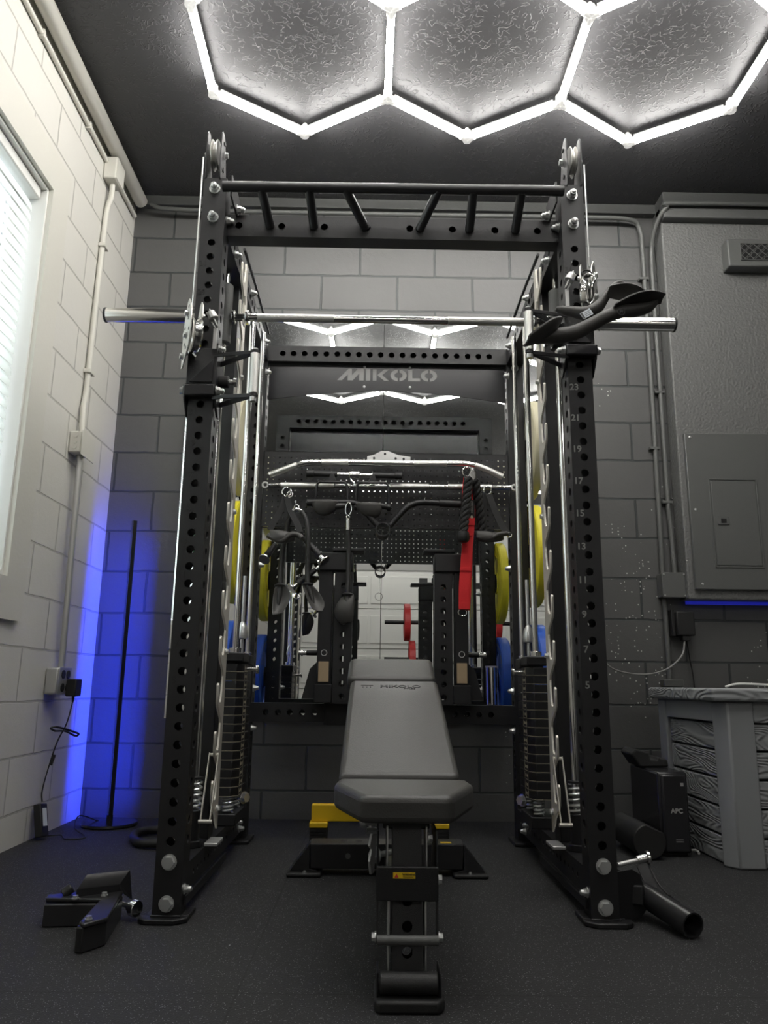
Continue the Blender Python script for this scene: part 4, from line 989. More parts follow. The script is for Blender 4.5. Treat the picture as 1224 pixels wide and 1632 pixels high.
# landmine row handle
lm = thing('row_handle_bar', 'black V shaped tube handle with a round socket, centre of the pegboard', 'row handle', (0.032, 3.19, 1.257))
MB().path(bez([(0.008, 3.19, 1.276), (-0.049, 3.19, 1.343), (-0.077, 3.2, 1.37), (-0.117, 3.2, 1.377), (-0.184, 3.2, 1.376), (-0.294, 3.2, 1.374)], 5), 0.0125, 16).build('left_arm', 'black', lm)
MB().path(bez([(0.063, 3.19, 1.277), (0.127, 3.19, 1.351), (0.159, 3.2, 1.373), (0.197, 3.2, 1.382), (0.272, 3.2, 1.38), (0.366, 3.2, 1.376)], 5), 0.0125, 16).build('right_arm', 'black', lm)
MB().cyl((-0.294, 3.2, 1.374), (-0.184, 3.2, 1.376), 0.0150, n=18).build('rubber_grip', 'rubber', lm, bev=0.002)
MB().cyl((0.272, 3.2, 1.38), (0.366, 3.2, 1.376), 0.0150, n=18).build('rubber_grip', 'rubber', lm, bev=0.002)
rc_ = V((0.032, 3.19, 1.254)); MB().pipe(rc_+V((0, -0.035, -0.0)), rc_+V((0, 0.05, 0.0)), 0.031, 0.0255, 36).build('socket_ring', 'black', lm, bev=0.001)
MB().path([(0.03, 3.22, 1.217), (0.028, 3.23, 1.135)], 0.0012, 6).build('hanging_wire', 'chrome', lm)
rg = V((0.026, 3.23, 1.108)); MB().path([rg+V((0.021*math.cos(a*PI/12), 0, 0.021*math.sin(a*PI/12))) for a in range(24)], 0.0012, 6, closed=True).build('wire_ring', 'rubber', lm)

# triceps rope, two twisted strands
tr = thing('triceps_rope', 'twisted black rope with rubber knob ends hanging right of the pegboard', 'triceps rope', (0.399, 3.17, 1.485))
def twisted(a, b_, name):
    a, b_ = V(a), V(b_); d = b_-a; L = d.length; u_, v_ = frame(d); m = MB()
    for ph in range(3):
        pts = []
        for i in range(49):
            t = i/48; an = ph*2*PI/3+t*L/0.075*2*PI
            pts.append(a+d*t+(u_*math.cos(an)+v_*math.sin(an))*0.0095)
        m.path(pts, 0.0112, 8)
    m.build(name, 'web', tr)
twisted((0.388, 3.105, 1.468), (0.361, 3.1, 1.231), 'rope_strand'); twisted((0.418, 3.13, 1.467), (0.452, 3.16, 1.239), 'rope_strand')
e = V((0.361, 3.1, 1.231)); MB().lathe([(0.012, 0.01), (0.024, 0.004), (0.026, -0.006), (0.026, -0.026), (0.020, -0.036), (0.0, -0.038)], e, (0, 0, 1), 28).build('rubber_end', 'rubber', tr)
e = V((0.452, 3.16, 1.236)); MB().lathe([(0.012, 0.01), (0.022, 0.004), (0.022, -0.024), (0.0, -0.030)], e, (0, 0, 1), 24).build('rubber_end', 'rubber', tr)
e = V((0.386, 3.13, 1.499)); MB().path([e+V((0.020*math.cos(a*PI/10), 0.003, 0.020*math.sin(a*PI/10)+0.004)) for a in range(20)], 0.0036, 8, closed=True).build('steel_ring', 'chrome', tr)
MB().prism([(-0.011, -0.03), (-0.014, 0.0), (0, 0.030), (0.013, 0.008), (0.014, -0.028)], e+V((0.020, -0.012, -0.010)), (1, 0, 0), (0, 0, 1), (0, 0.014, 0)).build('rope_clamp', 'chrome', tr, bev=0.003)

# red nylon strap
rs = thing('red_strap', 'bright red padded nylon strap hanging beside the twisted rope', 'strap', (0.395, 3.14, 1.442))
def ribbon(pts, w_, th, name, m_, par, side=(1, 0, 0)):
    P_ = [V(p) for p in pts]; vs = []; fs = []; sd = V(side).normalized()
    for i, p in enumerate(P_):
        d = (P_[min(i+1, len(P_)-1)]-P_[max(i-1, 0)]).normalized(); nr = sd.cross(d).normalized(); s_ = d.cross(nr).normalized()
        W_ = w_[i] if isinstance(w_, list) else w_
        for a, b_ in ((-1, -1), (1, -1), (1, 1), (-1, 1)): vs.append(p+s_*(a*W_/2)+nr*(b_*th/2))
    for i in range(len(P_)-1):
        for k in range(4): fs.append((i*4+k, i*4+(k+1) % 4, i*4+4+(k+1) % 4, i*4+4+k))
    fs += [(0, 1, 2, 3), tuple(len(vs)-4+k for k in range(4))]
    return MB().add(vs, fs).build(name, m_, par, bev=0.0008, seg=1)
ribbon(bez([(0.403, 3.165, 1.476), (0.401, 3.15, 1.417), (0.396, 3.14, 1.333), (0.388, 3.13, 1.237), (0.377, 3.13, 1.132), (0.374, 3.13, 1.092), (0.367, 3.125, 1.014), (0.366, 3.13, 0.92)], 5), 0.044, 0.006, 'front_web', 'redweb', rs)
ribbon(bez([(0.399, 3.19, 1.491), (0.392, 3.19, 1.413), (0.388, 3.17, 1.245), (0.382, 3.16, 1.11), (0.368, 3.14, 0.921)], 5), 0.046, 0.005, 'back_web', 'redweb', rs)
for q in ((0.4, 3.143, 1.41), (0.391, 3.128, 1.277), (0.382, 3.124, 1.231), (0.373, 3.123, 1.086)): MB().box(q, (0.046, 0.005, 0.012)).build('stitched_band', 'redweb', rs, bev=0.001)
MB().box((0.403, 3.135, 1.34), (0.026, 0.003, 0.082)).build('name_patch', 'web', rs, bev=0.001)
tx = MB(); add_text(tx, 'MIKOLO', 0.014, V((0.403, 3.132, 1.35))+V((0.0, 0, 0)), (0, 0, 1), (-1, 0, 0), 0.0003); tx.build('patch_lettering', 'signgrey', rs, smooth=False)
dm = V((0.402, 3.132, 1.307)); MB().prism([(0, -0.008), (0.007, 0), (0, 0.008), (-0.007, 0)], dm, (1, 0, 0), (0, 0, 1), (0, -0.0006, 0)).build('patch_diamond', 'decal', rs)
ribbon([(0.366, 3.122, 0.95), (0.366, 3.122, 0.922)], 0.044, 0.004, 'end_fold', 'redweb', rs)
e = V((0.359, 3.13, 0.91)); MB().path([e+V((0.017*math.cos(a*PI/10), 0, 0.014*math.sin(a*PI/10))) for a in range(20)], 0.0020, 8, closed=True).build('end_ring', 'chrome', rs)

def ring(par, c, r, th, name='steel_ring', m_='chrome', ax='y'):
    c = V(c); return MB().path([c+V((r*math.cos(a*PI/10), 0.002*math.sin(a), r*math.sin(a*PI/10))) for a in range(20)], th, 8, closed=True).build(name, m_, par)
# strap handle on the right
sh = thing('strap_handle', 'black webbing handle with moulded grip at the right end of the pegboard', 'cable handle', (0.478, 3.2, 1.444))
ring(sh, (0.48, 3.2, 1.439), 0.017, 0.003)
ribbon(bez([(0.485, 3.2, 1.425), (0.505, 3.18, 1.352), (0.532, 3.16, 1.277), (0.554, 3.15, 1.243)], 4), 0.028, 0.003, 'webbing', 'web', sh, (1, 0.2, 0.4))
ribbon(bez([(0.475, 3.2, 1.425), (0.464, 3.19, 1.353), (0.449, 3.17, 1.273), (0.437, 3.16, 1.23)], 4), 0.026, 0.003, 'webbing', 'web', sh, (1, 0.3, 0))
g = MB(); paddle(g, (0.419, 3.13, 1.235), (0.537, 3.13, 1.234), (0, -0.3, -1), 0.050, 0.010, 0.014); g.build('moulded_grip', 'softgrip', sh, subsurf=1)
MB().path(bez([(0.423, 3.14, 1.226), (0.474, 3.13, 1.217), (0.513, 3.13, 1.234), (0.549, 3.14, 1.241)], 4), [0.013]*5+[0.011]*8, 12).build('grip_core', 'softgrip', sh)
ring(sh, (0.561, 3.15, 1.236), 0.010, 0.0022, 'side_ring')

# strap handle on the left
sh = thing('strap_handle', 'black webbing handle with moulded grip at the left end of the pegboard', 'cable handle', (-0.382, 3.2, 1.431))
ring(sh, (-0.381, 3.2, 1.42), 0.019, 0.0032); ring(sh, (-0.366, 3.19, 1.407), 0.012, 0.0028, 'small_ring')
ribbon(bez([(-0.384, 3.19, 1.395), (-0.4, 3.18, 1.338), (-0.426, 3.16, 1.279), (-0.439, 3.15, 1.242)], 4), 0.026, 0.003, 'webbing', 'web', sh, (1, 0.3, -0.4))
ribbon(bez([(-0.379, 3.19, 1.396), (-0.359, 3.18, 1.331), (-0.326, 3.16, 1.27), (-0.314, 3.15, 1.236)], 4), 0.026, 0.003, 'webbing', 'web', sh, (1, 0.3, 0.4))
g = MB(); paddle(g, (-0.438, 3.13, 1.225), (-0.332, 3.13, 1.221), (0, -0.3, -1), 0.058, 0.010, 0.016); g.build('moulded_grip', 'softgrip', sh, subsurf=1)
MB().path(bez([(-0.445, 3.14, 1.219), (-0.388, 3.13, 1.194), (-0.35, 3.13, 1.221), (-0.322, 3.14, 1.221), (-0.304, 3.14, 1.208)], 4), 0.0125, 12).build('grip_core', 'softgrip', sh)

# hanging tube with palm paddles
def palm_handle(par, top, neck, tip, side, w_=0.075):
    MB().path(bez(top+[neck], 5), 0.0105, 14).build('rubber_tube', 'rubber', par)
    n_ = V(neck)
    MB().lathe([(0.0, 0.006), (0.014, 0.004), (0.026, -0.002), (0.024, -0.007), (0.0, -0.008)], n_, (0, 0, 1), 24).build('neck_disc', 'rubber', par)
    g = MB(); paddle(g, n_+V((0, -0.004, -0.005)), tip, side, w_, 0.010, 0.018); g.build('palm_paddle', 'softgrip', par, subsurf=1)
    MB().path([n_, n_.lerp(V(tip), 0.35), n_.lerp(V(tip), 0.7)], [0.014, 0.012, 0.006], 12).build('paddle_stem', 'grip', par)
dp = thing('double_pulldown_rope', 'pair of black tubes on one hook ending in palm paddles, left side', 'cable handle', (-0.334, 3.19, 1.341))
ring(dp, (-0.336, 3.2, 1.355), 0.010, 0.003)
MB().path(bez([(-0.352, 3.19, 1.325), (-0.347, 3.19, 1.338), (-0.332, 3.19, 1.341), (-0.313, 3.19, 1.333)], 4), 0.0095, 12).build('chrome_saddle', 'chrome', dp)
palm_handle(dp, [(-0.352, 3.19, 1.327), (-0.37, 3.2, 1.28), (-0.384, 3.19, 1.184), (-0.392, 3.18, 1.089)], (-0.388, 3.17, 1.017), (-0.395, 3.15, 0.889), (1, 0.2, 0.25))
palm_handle(dp, [(-0.313, 3.19, 1.333), (-0.291, 3.17, 1.289), (-0.279, 3.16, 1.207), (-0.278, 3.16, 1.088)], (-0.275, 3.15, 1.021), (-0.234, 3.13, 0.902), (1, 0.2, -0.2))
sp1 = thing('single_pulldown_rope', 'single black tube on a chrome carabiner ending in a palm paddle', 'cable handle', (-0.113, 3.18, 1.362))
MB().path(bez([(-0.114, 3.18, 1.375), (-0.124, 3.18, 1.359), (-0.126, 3.18, 1.331), (-0.115, 3.18, 1.315), (-0.102, 3.18, 1.334), (-0.103, 3.18, 1.359), (-0.114, 3.18, 1.375)], 4), 0.0028, 8).build('carabiner', 'chrome', sp1)
ring(sp1, (-0.115, 3.18, 1.31), 0.007, 0.0028, 'swivel_ring')
MB().cyl((-0.115, 3.18, 1.299), (-0.114, 3.18, 1.253), 0.0098, n=18).build('chrome_ferrule', 'chrome', sp1, bev=0.001)
palm_handle(sp1, [(-0.114, 3.18, 1.253), (-0.109, 3.18, 1.159), (-0.109, 3.17, 1.052)], (-0.11, 3.16, 0.983), (-0.114, 3.13, 0.866), (-1, 0.2, -0.25), 0.085)
# rotating cross handle with chrome discs
def disc_handle(a, b_, label):
    a, b_ = V(a), V(b_); d = (b_-a).normalized(); t = thing('disc_grip_handle', label, 'cable handle', a)
    MB().cyl(a, b_-d*0.012, 0.0105, 0.015, n=20).build('rubber_grip', 'rubber', t, bev=0.002)
    MB().cyl(b_-d*0.014, b_+d*0.016, 0.009, n=18).build('neck', 'chrome', t)
    MB().cyl(b_+d*0.016, b_+d*0.022, 0.0245, n=30).build('end_disc', 'chrome', t, bev=0.0015)
    MB().cyl(a, a-d*0.03, 0.008, n=14).build('chrome_stub', 'chrome', t)
disc_handle((-0.301, 3.19, 1.217), (-0.22, 3.16, 1.131), 'black grip with chrome end disc slanting down right, left side of the board')
disc_handle((-0.422, 3.2, 1.19), (-0.448, 3.14, 1.129), 'short black grip with dark end disc beside the yellow plate')
disc_handle((-0.25, 3.24, 1.092), (-0.331, 3.2, 1.017), 'black grip with small chrome disc slanting down left between two paddles')

# ------------------------------------------------------------------ rubber grips hanging on the right trolley
cbn = thing('carabiner', 'chrome snap hook hanging from the right trolley pulley', 'carabiner', (0.635, 2.12, 1.821))
MB().path(bez([(0.63, 2.11, 1.842), (0.616, 2.11, 1.827), (0.625, 2.1, 1.799), (0.627, 2.1, 1.751), (0.634, 2.1, 1.739), (0.642, 2.1, 1.756), (0.642, 2.1, 1.799), (0.656, 2.11, 1.828), (0.641, 2.11, 1.842), (0.63, 2.11, 1.842)], 4), 0.0035, 8).build('hook_body', 'chrome', cbn)
MB().path([(0.627, 2.098, 1.816), (0.629, 2.096, 1.753)], 0.0028, 8).build('gate', 'chrome', cbn)
q = V((0.63, 2.11, 1.846)); MB().path([q+V((0.014*math.cos(a*PI/10), 0.003, 0.011*math.sin(a*PI/10))) for a in range(20)], 0.0032, 8, closed=True).build('rubber_ring', 'rubber', cbn)
def swan(label, path_, rad, flats, Y):
    t = thing('pulldown_grip', label, 'pulldown grip', path_[len(path_)//2], 'black rubber pulldown grips')
    P_ = bez(path_, 6); n = len(path_)-1; R_ = []; F_ = []
    for i in range(len(P_)):
        u_ = i/6; k = min(int(u_), n-1); f = u_-k
        R_.append(rad[k]*(1-f)+rad[k+1]*f); a0, a1 = flats[k], flats[k+1]
        F_.append((a0[0]*(1-f)+a1[0]*f, a0[1]*(1-f)+a1[1]*f))
    MB().path(P_, R_, 16, flat=F_, hint=(0, 0.15, 1)).build('grip_body', 'softgrip', t)
    return t
g1 = swan('lower black rubber pulldown grip with round emblem, sweeping up to the right', [(0.437, 2.02, 1.569), (0.465, 2.03, 1.586), (0.512, 2.05, 1.608), (0.567, 2.05, 1.62), (0.62, 2.04, 1.644), (0.654, 2.03, 1.661), (0.701, 2.03, 1.68), (0.737, 2.03, 1.683), (0.78, 2.03, 1.693), (0.805, 2.03, 1.714), (0.825, 2.03, 1.744)],
     [0.006, 0.014, 0.024, 0.022, 0.020, 0.019, 0.020, 0.022, 0.020, 0.012, 0.004], [(1.2, .5), (1.1, .7), (1, .95), (1, 1), (1, 1), (1, 1), (1, 1), (1, .9), (1, .7), (1, .6), (1, .5)], 2.03)
fl1 = MB(); paddle(fl1, (0.523, 2.03, 1.635), (0.426, 1.99, 1.551), (0.3, -0.8, 0.5), 0.075, 0.008, 0.012, 12); fl1.build('left_flange', 'softgrip', g1, subsurf=1)
fl1 = MB(); paddle(fl1, (0.67, 2.02, 1.682), (0.817, 2.02, 1.728), (0.1, -0.9, 0.35), 0.070, 0.007, 0.010, 12); fl1.build('right_flange', 'softgrip', g1, subsurf=1)
e = V((0.69, 1.999, 1.662)); MB().pipe(e, e+V((0, -0.0012, 0)), 0.011, 0.009, 24).build('emblem_ring', 'mark', g1)
m = MB(); add_text(m, 'M', 0.013, e+V((0, -0.0012, 0)), (1, 0, 0), (0, 0, 1), 0.0005); m.build('emblem_letter', 'mark', g1, smooth=False)
g2 = swan('upper black rubber pulldown grip with a small white label', [(0.53, 2.1, 1.721), (0.546, 2.1, 1.717), (0.581, 2.09, 1.706), (0.615, 2.08, 1.698), (0.648, 2.08, 1.717), (0.674, 2.08, 1.752), (0.7, 2.08, 1.783), (0.719, 2.08, 1.796), (0.741, 2.08, 1.782), (0.773, 2.08, 1.764), (0.803, 2.08, 1.752)],
     [0.007, 0.015, 0.019, 0.024, 0.022, 0.016, 0.014, 0.011, 0.010, 0.009, 0.005], [(1, .8)]*11, 2.08)
fl1 = MB(); paddle(fl1, (0.674, 2.06, 1.761), (0.795, 2.05, 1.732), (0.1, -0.8, 0.5), 0.060, 0.007, 0.010, 12); fl1.build('right_flange', 'softgrip', g2, subsurf=1)
o = V((0.598, 2.055, 1.665)); u_ = (V((0.633, 2.055, 1.686))-o).normalized(); v_ = V((0, -1, 0)).cross(u_)*-1
v_ = u_.cross(V((0, 1, 0)))*-1 if u_.cross(V((0, 1, 0))).z < 0 else u_.cross(V((0, 1, 0)))
MB().prism([(0, 0), (0.034, 0), (0.034, 0.021), (0, 0.021)], o, u_, v_, (0, -0.001, 0)).build('label', 'label', g2)
l = MB()
for k in range(3): l.prism([(0.010, 0.004+0.005*k), (0.030, 0.004+0.005*k), (0.030, 0.0055+0.005*k), (0.010, 0.0055+0.005*k)], o+V((0, -0.0011, 0)), u_, v_, (0, -0.0003, 0))
l.prism([(0.001, 0.001), (0.007, 0.001), (0.007, 0.020), (0.001, 0.020)], o+V((0, -0.0011, 0)), u_, v_, (0, -0.0003, 0))
l.build('label_print', 'greyp', g2)

# ------------------------------------------------------------------ padded spotter arms standing at the rear
def spotter(s, label):
    cx = -0.128 if s < 0 else 0.289
    t = thing('spotter_arm', label, 'spotter arm', (cx, 3.24, 0.545), 'spotter arms standing on the lower cross member')
    hz = [0.03+0.05*k for k in range(10)]
    w0 = 0.0375
    MB().hbeam((cx, 3.245, 0.542), (cx, 3.245, 1.078), (1, 0, 0), PW, PW, {'+u': hz, '-u': hz, '+v': hz, '-v': hz}, 0.0122).build('perforated_arm', 'black', t)
    xo = cx+s*0.075
    MB().bx(xo-0.029, xo+0.029, 3.215, 3.275, 0.62, 1.10).build('rubber_faced_arm', 'black', t, bev=0.003)
    MB().prism([(0, 0), (0.06, 0), (0.03, 0.12), (0.0, 0.15)], (xo+s*0.029, 3.245, 0.56), (s, 0, 0), (0, 0, 1), (0, 0.01, 0)).build('gusset', 'black', t)
    MB().bx(xo-0.036, xo+0.036, 3.20, 3.285, 0.545, 0.62).build('foot_block', 'black', t, bev=0.003)
    MB().bx(xo-0.021, xo+0.021, 3.2105, 3.2145, 0.628, 0.710).build('tan_pad_patch', 'tan', t, bev=0.001)
    xa, xb = sorted((cx-s*0.038, cx+s*0.105))
    MB().bx(xa, xb, 3.20, 3.29, 1.083, 1.163).build('mounting_block', 'black', t, bev=0.006)
    ya_, yb_ = sorted((cx-s*0.083, cx+s*0.050))
    MB().bx(ya_, yb_, 3.195, 3.295, 1.168, 1.180).build('top_plate', 'black', t, bev=0.002)
    MB().cyl((xo+s*0.03, 3.245, 0.745), (xo+s*0.075, 3.245, 0.745), 0.011, n=18).build('pin_housing', 'black', t, bev=0.001)
    MB().cyl((xo+s*0.075, 3.245, 0.745), (xo+s*0.105, 3.245, 0.745), 0.010, n=16).cyl((xo+s*0.09, 3.245, 0.745), (xo+s*0.096, 3.245, 0.745), 0.014, n=16).build('spring_pin', 'chrome', t)
    MB().pipe((xo, 3.2145, 0.745), (xo, 3.2125, 0.745), 0.013, 0.010, 20).build('round_badge', 'galv', t)
    for z in (1.10, 1.125): MB().bolt((xb if s > 0 else xa, 3.235, z), (s, 0, 0), 0.009).build('bolt', 'zinc', t)
spotter(-1, 'black perforated spotter arm standing upright left of the mirrored garage door')
spotter(1, 'black perforated spotter arm standing upright right of the mirrored garage door')
cyl_ = thing('chrome_sleeve', 'short upright chrome sleeve standing beside the right blue plate', 'sleeve', (0.5, 3.33, 0.556))
a, b_ = V((0.504, 3.34, 0.556)), V((0.504, 3.34, 0.702)); a = V((a.x, 3.34, 0.542)); b_ = V((a.x, 3.34, b_.z))
MB().cyl(a, b_, 0.0245, n=30).build('sleeve_tube', 'chrome', cyl_, bev=0.002)
MB().pipe(b_-V((0, 0, 0.006)), b_+V((0, 0, 0.001)), 0.0265, 0.02, 30).build('top_ring', 'galv', cyl_)

# ------------------------------------------------------------------ adjustable bench
bn = thing('weight_bench', 'black adjustable weight bench with grey vinyl pads, low incline, in the foreground', 'weight bench', (0.075, 2.2, 0))
def pad(outline, o, u, v, w_, name, thick, bev=0.016):
    """outline in (u,v); w_ is the upward normal"""
    o, u, v, w_ = V(o), V(u).normalized(), V(v).normalized(), V(w_).normalized()
    b = MB().prism(outline, o, u, v, -w_*thick).build(name, 'leather', bn, bev=bev, seg=4, ang=60)
    cx_ = sum(a for a, _ in outline)/len(outline); cy_ = sum(c for _, c in outline)/len(outline)
    ins = [(cx_+(a-cx_)*0.972, cy_+(c-cy_)*0.985) for a, c in outline]
    return b
pb0, pb1 = V((0.069, 1.985, 0.404)), V((0.0725, 2.72, 0.637)); pv = (pb1-pb0).normalized(); L = (pb1-pb0).length
pu = V((1, 0.0, 0.004)).normalized(); pw = pu.cross(pv)
def rpoly(pts, r, n=4):
    out = []; N = len(pts)
    for i in range(N):
        p0, p1, p2 = V((*pts[i-1], 0)), V((*pts[i], 0)), V((*pts[(i+1) % N], 0))
        a = p1+(p0-p1).normalized()*r; b = p1+(p2-p1).normalized()*r
        for k in range(n+1):
            t = k/n; q = a*(1-t)**2+p1*2*t*(1-t)+b*t*t; out.append((q.x, q.y))
    return out
bp = pad(rpoly([(-0.150, 0), (0.150, 0), (0.150, L-0.004), (-0.150, L-0.004)], 0.022), pb0, pu, pv, pw, 'back_pad', 0.055)
hp0 = V((0.0645, 2.725, 0.640)); hv_ = V((0.0, 0.16, 0.077)).normalized(); hw = pu.cross(hv_)
pad(rpoly([(-0.154, 0.004), (0.154, 0.004), (0.152, 0.178), (-0.152, 0.178)], 0.028), hp0, pu, hv_, hw, 'head_pad', 0.055)
sp0 = V((0.076, 1.965, 0.398)); sv = V((0, -1, -0.03)).normalized(); su = V((-1, 0, 0)); sw = V((0, -0.03, 1)).normalized()
pad(rpoly([(-0.156, 0.0), (0.156, 0.0), (0.164, 0.075), (0.098, 0.245), (-0.098, 0.245), (-0.164, 0.075)], 0.018), sp0, su, sv, V((0, -0.03, 1)), 'seat_pad', 0.058, 0.014)
tx = MB(); c = pb0+pv*(L-0.075)+pw*0.0003
add_text(tx, 'MIKOLO', 0.036, c+pu*0.02, pu, pv, 0.0004); add_text(tx, 'FITNESS', 0.011, c+pu*0.05-pv*0.024, pu, pv, 0.0002)
for dx in (-0.105, -0.092, -0.08): tx.bar(c+pu*dx-pv*0.012, c+pu*dx+pv*0.010, 0.002, 0.001)
tx.bar(c+pu*-0.112+pv*0.010, c+pu*-0.072+pv*0.010, 0.002, 0.001)
tx.build('embossed_lettering', 'mark', bp, smooth=False)
# frame under the pads
MB().bar(pb0-pw*0.085+pv*0.02, pb1-pw*0.085+pv*0.1, 0.06, 0.05, (1, 0, 0)).build('pad_rail', 'black', bn, bev=0.003)
MB().bx(0.026, 0.126, 1.76, 1.97, 0.318, 0.336).build('seat_bracket', 'black', bn, bev=0.003)
ctr = 0.0775
MB().hbeam((ctr, 1.735, 0.03), (ctr, 1.79, 0.33), (1, 0, 0), 0.062, 0.062, {'-v': [0.056, 0.103, 0.15], '+v': [0.056, 0.103, 0.15]}, 0.011).build('front_post', 'black', bn)
MB().bar((ctr, 1.80, 0.14), (ctr, 2.78, 0.055), 0.062, 0.062, (1, 0, 0)).build('spine', 'black', bn, bev=0.003)
MB().bx(ctr-0.064, ctr+0.064, 1.715, 1.725, 0.186, 0.252).bx(ctr-0.064, ctr-0.060, 1.725, 1.86, 0.186, 0.32).bx(ctr+0.060, ctr+0.064, 1.725, 1.86, 0.186, 0.32).build('sliding_sleeve', 'black', bn, bev=0.002)
MB().bx(ctr-0.03, ctr+0.016, 1.7135, 1.7147, 0.230, 0.2415).build('warning_sticker', 'yellowp', bn)
tx = MB(); add_text(tx, 'WARNING', 0.0058, (ctr+0.003, 1.7132, 0.2378), (1, 0, 0), (0, 0, 1), 0.0001); tx.bx(ctr-0.010, ctr+0.012, 1.7131, 1.7134, 0.2325, 0.2335)
tx.build('sticker_print', 'mark', bn, smooth=False)
MB().prism([(0, 0), (0.009, 0), (0.0045, 0.008)], (ctr-0.0275, 1.7134, 0.2315), (1, 0, 0), (0, 0, 1), (0, -0.0003, 0)).build('warning_triangle', 'red', bn)
for s in (-1, 1):
    MB().prism([(0, 0.05), (0.05, 0.06), (0.07, 0.12), (0.05, 0.19), (0.0, 0.186)], (ctr+s*0.036, 1.725, 0), (0, 1, 0), (0, 0, 1), (s*0.004, 0, 0)).build('side_plate', 'galv', bn, bev=0.001)
    MB().prism([(0.03, 0.23), (0.10, 0.23), (0.10, 0.325), (0.03, 0.325)], (ctr+s*0.040, 1.72, 0), (0, 1, 0), (0, 0, 1), (s*0.004, 0, 0)).build('hinge_plate', 'galv', bn, bev=0.001)
    MB().bar((ctr+s*0.0615, 1.728, 0.186), (ctr+s*0.0615, 1.722, 0.112), 0.004, 0.016, (0, 1, 0)).build('guide_strip', 'black', bn)
    MB().bolt((ctr+s*0.0635, 1.722, 0.118), (s, 0, 0), 0.0085).build('bolt', 'zinc', bn)
MB().bolt((ctr+0.064, 1.75, 0.222), (1, 0, 0), 0.009).build('bolt', 'zinc', bn); MB().bolt((ctr+0.045, 1.76, 0.30), (1, 0, 0), 0.009).build('bolt', 'zinc', bn)
MB().cyl((ctr-0.062, 1.700, 0.118), (ctr+0.062, 1.700, 0.118), 0.0095, n=20).build('axle', 'greyp', bn)
MB().cyl((ctr-0.056, 1.69, 0.044), (ctr+0.060, 1.69, 0.044), 0.0205, n=28).build('foot_roller', 'rubber', bn, bev=0.003)
MB().bx(ctr-0.062, ctr-0.058, 1.675, 1.75, 0.018, 0.066).bx(ctr+0.062, ctr+0.066, 1.675, 1.75, 0.018, 0.066).each('roller_bracket', 'black', bn, bev=0.002)
MB().prism([(-0.066, 0), (-0.060, -0.018), (0.060, -0.018), (0.072, 0), (0.072, 0.11), (-0.066, 0.11)], (ctr, 1.672, 0.001), (1, 0, 0), (0, 1, 0), (0, 0, 0.022)).build('front_foot', 'rubber', bn, bev=0.005)
# ladder adjuster, left side
ad_ = MB().prism([(0, 0), (0.02, 0), (0.035, 0.06), (0.02, 0.13), (0, 0.15), (-0.012, 0.10), (0.004, 0.09), (-0.014, 0.065), (0.002, 0.055), (-0.012, 0.03)], (ctr-0.080, 1.95, 0.185), (0.3, 0.95, 0), (0, 0, 1), (0.006, -0.002, 0))
ad_.build('adjuster_ladder', 'galv', bn, bev=0.001)
MB().cyl((-0.026, 1.9, 0.31), (0.017, 1.9, 0.31), 0.0095, n=18).cyl((-0.022, 1.9, 0.31), (-0.012, 1.9, 0.31), 0.014, n=18).build('adjuster_knob', 'chrome', bn, bev=0.001)
MB().cyl((-0.009, 1.9, 0.29), (0.017, 1.9, 0.29), 0.007, n=6).build('adjuster_nut', 'zinc', bn)
q = V((-0.014, 2.2, 0.171)); MB().bolt(q+V((0.03, 0.03, 0)), (-0.75, -0.65, 0), 0.017).cyl(q+V((0.03, 0.03, 0)), q+V((0.10, 0.09, 0)), 0.008, n=12).build('pivot_bolt', 'zinc', bn)
# wide rear base
y0 = 2.75; xl, xr_ = -0.203, 0.313
MB().prism([(xl, 0.099), (xr_, 0.101), (xr_-0.005, 0.022), (xl+0.005, 0.022)], (0, y0, 0), (1, 0, 0), (0, 0, 1), (0, 0.10, 0)).build('rear_base', 'black', bn, bev=0.003)
for s, xe, xf in ((-1, xl, -0.276), (1, xr_, 0.390)):
    MB().prism([(xe, 0.099), (xe, 0.022), (xe-s*0.03, 0.014), (xf-s*0.008, 0.014)], (0, y0-0.002, 0), (1, 0, 0), (0, 0, 1), (0, 0.104, 0)).build('splayed_leg', 'black', bn, bev=0.002)
    a = xf-s*0.115
    MB().bx(min(xf, a), max(xf, a), y0-0.03, y0+0.12, 0.001, 0.014).build('rubber_foot', 'rubber', bn, bev=0.005)
    MB().bolt((xf-s*0.06, y0-0.02, 0.0135), (0, 0, 1), 0.005).build('foot_bolt', 'zinc', bn)
h = MB()
for x in (-0.09, -0.04, 0.02): h.lathe([(0, 0), (0.012, 0), (0.012, 0.0006), (0, 0.0006)], (x, y0+0.05, 0.1), (0, 0, 1), 16)
h.each('base_hole', 'mark', bn)
MB().lathe([(0, 0), (0.009, 0), (0.009, 0.0008), (0, 0.0008)], (-0.075, y0-0.0005, 0.062), (0, -1, 0), 18).build('base_plug', 'greyp', bn)
MB().bx(0.235, 0.272, y0+0.02, y0+0.04, 0.1005, 0.102).build('base_sticker', 'yellowp', bn)

